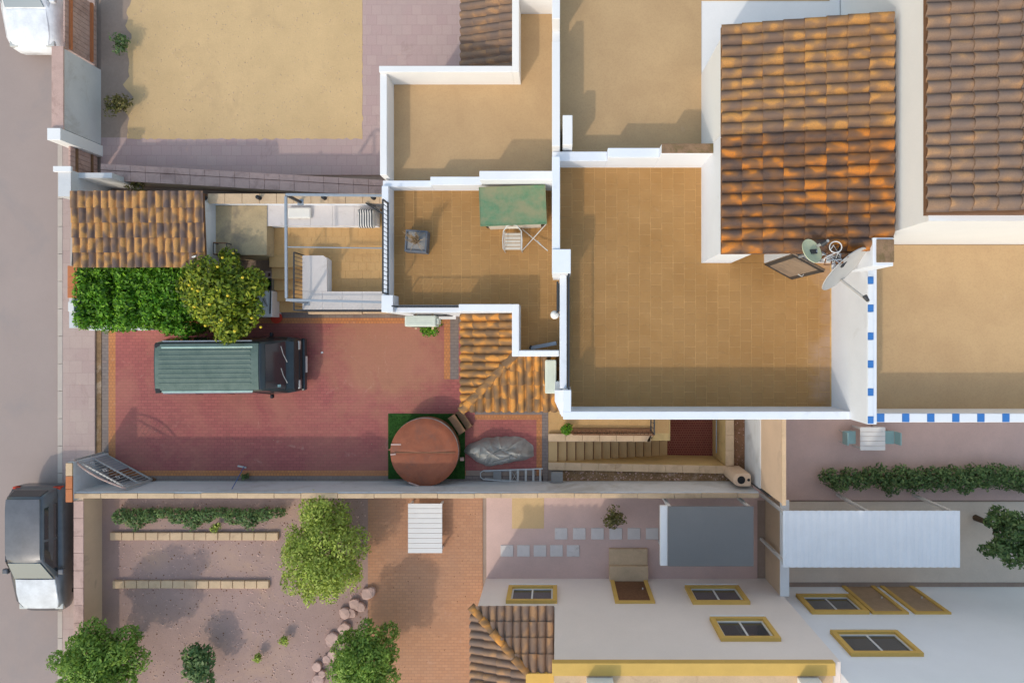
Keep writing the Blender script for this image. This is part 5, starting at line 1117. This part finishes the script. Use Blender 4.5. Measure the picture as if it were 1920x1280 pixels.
# awnings
t = thing('white_canopy', 'white corrugated patio canopy in the right hand garden', 'canopy', P(1632, 1010, 0)); a_, b_ = P(1468, 1063, 2.5), P(1800, 957, 2.5); nxc = 90; vs = []
for s in (1, 0):
    for i in range(nxc + 1):
        for y_ in (a_.y, b_.y): vs.append((a_.x + (b_.x - a_.x) * i / nxc, y_, 2.5 + .018 * math.sin(i * math.pi / 2) + (0 if s else -.012)))
fs = []; o_ = 2 * (nxc + 1)
for i in range(nxc): fs += [(2 * i, 2 * i + 2, 2 * i + 3, 2 * i + 1), (o_ + 2 * i, o_ + 2 * i + 1, o_ + 2 * i + 3, o_ + 2 * i + 2)]
MB().add(vs, fs).build('roof_sheet', 'white_roof', t, smooth=True, angle=80)
for x_ in (a_.x + .1, (a_.x + b_.x) / 2, b_.x - .1):
    for y_ in (a_.y + .1, b_.y - .1): box('post', 'white_plastic', t, x_ - .04, x_ + .04, y_ - .04, y_ + .04, .015, 2.44)
for y_ in (a_.y + .1, b_.y - .1): box('beam', 'white_plastic', t, a_.x, b_.x, y_ - .04, y_ + .04, 2.40, 2.46)
t = thing('grey_canopy', 'dark grey flat canopy with a white side panel below the stairs', 'canopy', P(1330, 1005, 0)); a_, b_ = P(1252, 1060, 2.2), P(1412, 948, 2.2); box('roof_sheet', 'grey_roof', t, a_.x, b_.x, a_.y, b_.y, 2.2, 2.26, .01)
box('side_panel', 'white_soft', t, a_.x - .22, a_.x - .002, a_.y, b_.y, 2.05, 2.2, .01)
for x_ in (a_.x + .08, b_.x - .08):
    for y_ in (a_.y + .08, b_.y - .08): box('post', 'white_plastic', t, x_ - .04, x_ + .04, y_ - .04, y_ + .04, 0, 2.2)
c = P(1905, 1003, 2.0); tree('garden_tree', 'dark green tree at the right edge beside the white canopy', 'tree', (c.x, c.y, 0), (c.x, c.y, 2.0), 1.05, .95, .9, 5000, .13, 'leaf_dark', 61)

# ================================================================== HOUSE BELOW
FY = Y(1084)                                                  # its facade line
bh = thing('villa', 'pinkish white two storey house below with ochre window surrounds', 'house', (3, FY - 3, 0))
box('wall', 'pink_white', bh, X(1040, 2.6), 6.95, FY - 7, FY, -.02, 5.75)
fx0 = X(1040, 2.6)
box('cornice', 'ochre', bh, fx0 - .05, 6.75, FY - .25, FY + .06, 5.75, 5.95, .01); box('roof_slab', 'stone', bh, fx0, 6.7, FY - 7, FY - .26, 5.75, 5.9)
box('chimney', 'white_soft', bh, X(1100, 6.1), X(1150, 6.1), FY - .6, FY - .3, 5.9, 6.3, .01); box('chimney', 'white_soft', bh, X(1500, 6.1), X(1540, 6.1), FY - .6, FY - .3, 5.9, 6.3, .01)
M['villa_white'] = plain('bluish_render', (232, 234, 240), 0.9, var=0.04, scale=0.6, fine=30, bump=0.15)
vh = thing('white_villa', 'bluish white two storey house at the lower right with ochre windows', 'house', (12, FY - 3, 0)); box('wall', 'villa_white', vh, 6.96, 20, FY - 7, FY - .28, -.02, 7.2)
def zof(py, c): return HC - (NY - 0 - py) * -1 and HC - c * F / (NY - py)
def fwin(parent, px0, px1, py0, py1, c, **k):
    z0, z1 = HC - c * F / (NY - py0), HC - c * F / (NY - py1); zm = (z0 + z1) / 2
    window(parent, 'y', c, X((px0 + px1) / 2, zm) - (px1 - px0) * .42 * (HC - zm) / F, X((px0 + px1) / 2, zm) + (px1 - px0) * .42 * (HC - zm) / F, z0 + .12, z1, 1, trim='ochre', mat='white_plastic', **k)
fwin(bh, 1290, 1395, 1102, 1130, FY); fwin(bh, 1340, 1448, 1162, 1198, FY)
FV = FY - .28
fwin(vh, 1505, 1610, 1118, 1148, FV); fwin(vh, 1572, 1706, 1187, 1226, FV)
# left wing
box('wing_wall', 'pink_white', bh, X(905, 1), fx0 - .001, FY - 6, FY + .0, -.02, 2.35); fwin(bh, 952, 1044, 1102, 1128, FY)
x0w = X(884, 2.5); ze_, rise, Lw = 2.42, .56, 1.62; e0 = Vector((x0w, FY + .05, ze_)); hd_ = Vector((1, -1, 0)).normalized(); hn = Vector((-hd_.y, hd_.x, 0)); ff = fx0 - .03
r = MB().add([e0, (ff, FY + .05, ze_), (ff, FY + .05 - Lw, ze_ + rise), (x0w + Lw, FY + .05 - Lw, ze_ + rise)], [(0, 1, 2, 3)]).add([e0, (x0w + Lw, FY + .05 - Lw, ze_ + rise), (x0w + Lw, FY - 4, ze_ + rise), (x0w, FY - 4, ze_)], [(0, 1, 2, 3)]).build('wing_roof', 'deck', bh)
dn_ = Vector((0, Lw, -rise)); lay_roof(r, (x0w, FY + .05 - Lw, ze_ + rise), dn_, (1, 0, 0), dn_.length, ff - x0w, 'clay_brown', cut=(e0, hn))
dn_ = Vector((-Lw, 0, -rise)); lay_roof(r, (x0w + Lw, FY + .05, ze_ + rise), dn_, (0, -1, 0), dn_.length, 3.3, 'clay_brown', cut=(e0, -hn))
h1 = Vector((x0w + Lw, FY + .05 - Lw, ze_ + rise))
for k in range(5):
    p, q = e0.lerp(h1, (k - .08) / 5), e0.lerp(h1, (k + 1.1) / 5); sd = (q - p).normalized().cross(Vector((0, 0, 1))).normalized(); vs = []
    for (c, rr_, lf) in ((p, .13, .08), (q, .10, .06)): vs += [c + sd * rr_ * math.cos(t_) + Vector((0, 0, lf + rr_ * .75 * math.sin(t_))) for t_ in [math.pi * i / 8 for i in range(9)]]
    MB().add(vs, [(i, i + 1, 10 + i, 9 + i) for i in range(8)] + [tuple(range(9))]).build('ridge_tile', 'clay_orange', r, smooth=True)
box('ochre_beam', 'ochre', bh, x0w + Lw, fx0 - .02, FY - 2.2, FY + .03 - Lw, 2.4, 3.12)
# ground floor doors
def door(parent, px0, px1, c, zt, mat):
    a0, a1 = X(px0, 1), X(px1, 1); dd = box('door', mat, parent, a0, a1, c - .02, c + .02, .02, zt)
    for (s0, s1, q0, q1) in ((a0 - .12, a0, .02, zt + .12), (a1, a1 + .12, .02, zt + .12), (a0, a1, zt, zt + .12)): box('surround', 'ochre', dd, s0, s1, c - .01, c + .06, q0, q1)
    box('handle', 'alu', dd, a1 - .14, a1 - .1, c + .02, c + .07, 1.0, 1.04)
door(bh, 1155, 1212, FY, 2.0, 'rusty'); door(vh, 1610, 1660, FV, 2.1, 'shutter_tan'); door(vh, 1685, 1735, FV, 2.1, 'shutter_tan')
t = thing('door_steps', 'small tan porch steps before the ochre framed door', 'steps', P(1178, 1060, 0)); a_, b_ = P(1142, 1083, .1), P(1214, 1028, .1)
box('step', 'stone', t, a_.x, b_.x, FY + .01, FY + .5, 0, .30, .01); box('step', 'stone', t, a_.x, b_.x, FY + .5, b_.y, 0, .15, .01)
sheet('courtyard', 'brown_paving', X(912), X(1420), FY, -5.05, .008)
k = 0
for row, (x0, x1, yy, n) in enumerate(((1035, 1240, 1000, 6), (935, 1090, 1032, 5))):
    for i in range(n):
        p = P(x0 + (x1 - x0) * (i + .5) / n, yy, .02)
        t = box('stepping_stone', 'white_stone', None, p.x - .21, p.x + .21, p.y - .19, p.y + .19, .0, .035, .015); od = ['leftmost', 'second from left', 'third from left', 'fourth from left', 'fifth from left', 'rightmost']; od = od if n == 6 else od[:4] + od[5:]
        props(t, '%s square stepping stone of the %s row in the brown courtyard' % (od[i], 'upper' if row == 0 else 'lower'), 'stepping stone', 'stepping stones in the courtyard')
sheet('sand_patch', 'sand', X(960), X(1020), Y(990), -5.06, .014)
t = thing('side_wall', 'pinkish dividing wall between the courtyard and the white canopy', 'wall', (7.0, -6.5, 0)); box('wall_body', 'tan_wall', t, 6.86, 7.1, FY, -5.03, -.02, 1.5); box('wall_cap', 'white_soft', t, 6.84, 7.12, FY, -5.03, 1.5, 1.55, .01)
plant('shrub', 'olive shrub in the courtyard behind the garden wall', P(1150, 962, .3), .45, .6, 500, .1, 'leaf_dry', 71)
# garden below the drive
sheet('garden_gravel', 'mauve', X(165), X(690), -14, -5.04, .006); sheet('garden_path', 'orange_path', X(690), X(905), -14, -5.04, .008)
for (px0, px1, py, lb) in ((210, 505, 1003, 'long straight row of tan edging stones nearest the garden wall'), (215, 500, 1093, 'row of tan edging stones across the middle of the gravel garden')):
    t = thing('stone_edging', lb, 'edging', P((px0 + px1) / 2, py, 0)); x = X(px0)
    while x < X(px1): box('edging_stone', 'stone', t, x, x + .38, Y(py) - .13, Y(py) + .12, -.02, .10 + random.uniform(0, .03), .02); x += .395
rr = random.Random(17)
sp = [(690, 1105), (672, 1128), (655, 1150), (640, 1175), (628, 1200), (616, 1226), (606, 1252), (600, 1278)]
t = thing('rockery_edge', 'curving line of pale rocks beside the orange garden path', 'rocks', P(640, 1190, 0))
for (px, py) in sp:
    for q in range(2):
        p = P(px + rr.uniform(-10, 10), py + rr.uniform(-8, 8), 0); n = 8; rad = rr.uniform(.14, .24); pts = [(p.x + rad * rr.uniform(.75, 1.1) * math.cos(i * 6.283 / n), p.y + rad * rr.uniform(.75, 1.1) * math.sin(i * 6.283 / n)) for i in range(n)]
        MB().prism(pts, 0, [rr.uniform(.1, .17) for _ in range(n)]).build('rock', 'stone_pink', t, .03)
hdg = thing('creeping_hedge', 'low scalloped green planting along the far side of the garden wall', 'hedge', P(380, 955, 0)); cl = []
for i in range(12): p = P(240 + i * 26, 962 + 6 * math.sin(i * 1.6), 0); cl.append((p.x, p.y, .3, .32, .26 + .1 * math.sin(i * 1.6), .28))
leaves('foliage', 'leaf_dark', hdg, cl, 5000, .1, 18); mb = MB()
for c_ in cl: mb.tube([(c_[0], c_[1], 0), (c_[0], c_[1], .4)], [.02, .01], 6)
mb.build('stem', 'bark', hdg)
tree('round_bush', 'large bright green rounded bush below the garden wall', 'bush', (-7.3, -6.65, 0), (-7.3, -6.65, 1.35), 1.3, 1.6, 1.15, 16000, .10, 'leaf_bush', 51, .07, 34)
tree('garden_tree', 'round green tree at the lower left beside the street', 'tree', (-13.9, -9.95, 0), (-13.9, -9.95, 1.8), 1.28, 1.2, 1.0, 13000, .11, 'leaf_tree', 52, .09, 28)
tree('garden_tree', 'round green tree beside the curving line of rocks', 'tree', (-5.87, -9.95, 0), (-5.87, -9.95, 1.5), 1.2, 1.15, 1.0, 13000, .10, 'leaf_tree', 53, .08, 28)
plant('spiky_plant', 'dusty green spiky plant between the two round trees', P(390, 1238, .3), .75, .8, 1300, .16, 'leaf_dark', 54)
for (px, py, lb) in ((535, 1195, 'small green tuft nearest the curving rocks'), (488, 1228, 'small green tuft beside the spiky plant'), (410, 985, 'small green tuft above the edging stones')): plant('tuft', lb, P(px, py, .1), .2, .3, 160, .1, 'leaf_bush', px)
lg = P(797, 990, .5); gtable('patio_table', 'long white slatted table on the orange garden path', lg, 1.6, 1.1, .5, 'white_plastic')
t = thing('street_garden_wall', 'low pinkish wall between the pavement and the gravel garden', 'wall', (-15, -9, 0)); box('wall_body', 'tan_wall', t, -15.25, -15.0, -14, -5.1, -.02, .9)
y = -14
while y < -5.2: box('coping_stone', 'stone_pink', t, -15.28, -14.97, y + .004, min(y + .55, -5.1) - .004, .9, .94, .008); y += .55

# ---- grit, litter and small stones lying on open ground
def grit(name, label, mat, rects, n, smin, smax, seed, z=.02):
    rs = np.random.RandomState(seed); V = []; Fc = []; ar = np.array([(b - a) * (d - c) for a, b, c, d in rects]); kk = rs.choice(len(rects), n, p=ar / ar.sum())
    for i in range(n):
        a, b, c, d = rects[kk[i]]; x_, y_ = rs.uniform(a, b), rs.uniform(c, d); r_ = smin + (smax - smin) * rs.rand() ** 3; t0 = rs.uniform(0, 6.28); q = len(V)
        for j in range(5): t_ = t0 + j * 1.257; e = r_ * rs.uniform(.7, 1.2); V.append((x_ + e * math.cos(t_), y_ + e * math.sin(t_), z - .004))
        V.append((x_ + rs.uniform(-.3, .3) * r_, y_ + rs.uniform(-.3, .3) * r_, z + r_ * .6)); Fc += [(q + j, q + (j + 1) % 5, q + 5) for j in range(5)]
    me = bpy.data.meshes.new(name); me.from_pydata(V, [], Fc); me.materials.append(M[mat]); o = bpy.data.objects.new(name, me); COL.objects.link(o); props(o, label, 'gravel', kind='stuff')
grit('sand_pebbles', 'scattered small pebbles over the sandy yard', 'stone', [(X(242), X(680), Y(262) + .1, 11.5)], 2600, .008, .035, 1, .036)
grit('garden_pebbles', 'scattered pinkish pebbles over the gravel garden', 'stone_pink', [(X(222), X(685), -13, -5.4)], 4200, .01, .05, 2, .006)
grit('garden_chips', 'scattered dark stone chips over the gravel garden', 'dirt_red', [(X(222), X(685), -13, -5.4)], 2200, .008, .035, 3, .006)
grit('bed_rubble', 'pale rubble in the dirt beds beside the stairs', 'stone_pink', [(X(1058), 5.6, -4.74, -4.42), (5.8, 6.15, -4.3, -2.2), (X(182), X(190), -4.6, .7)], 700, .008, .04, 4, .012)
grit('drive_litter', 'dry leaf litter and crumbs on the red drive', 'twig', [(-14.3, -2.9, -4.3, .4), (-9.5, -3.0, -4.7, -4.3)], 320, .006, .018, 5, .014)
grit('path_litter', 'fallen bits on the orange garden path', 'dirt_red', [(X(695), X(900), -13, -5.1)], 300, .006, .022, 6, .01)
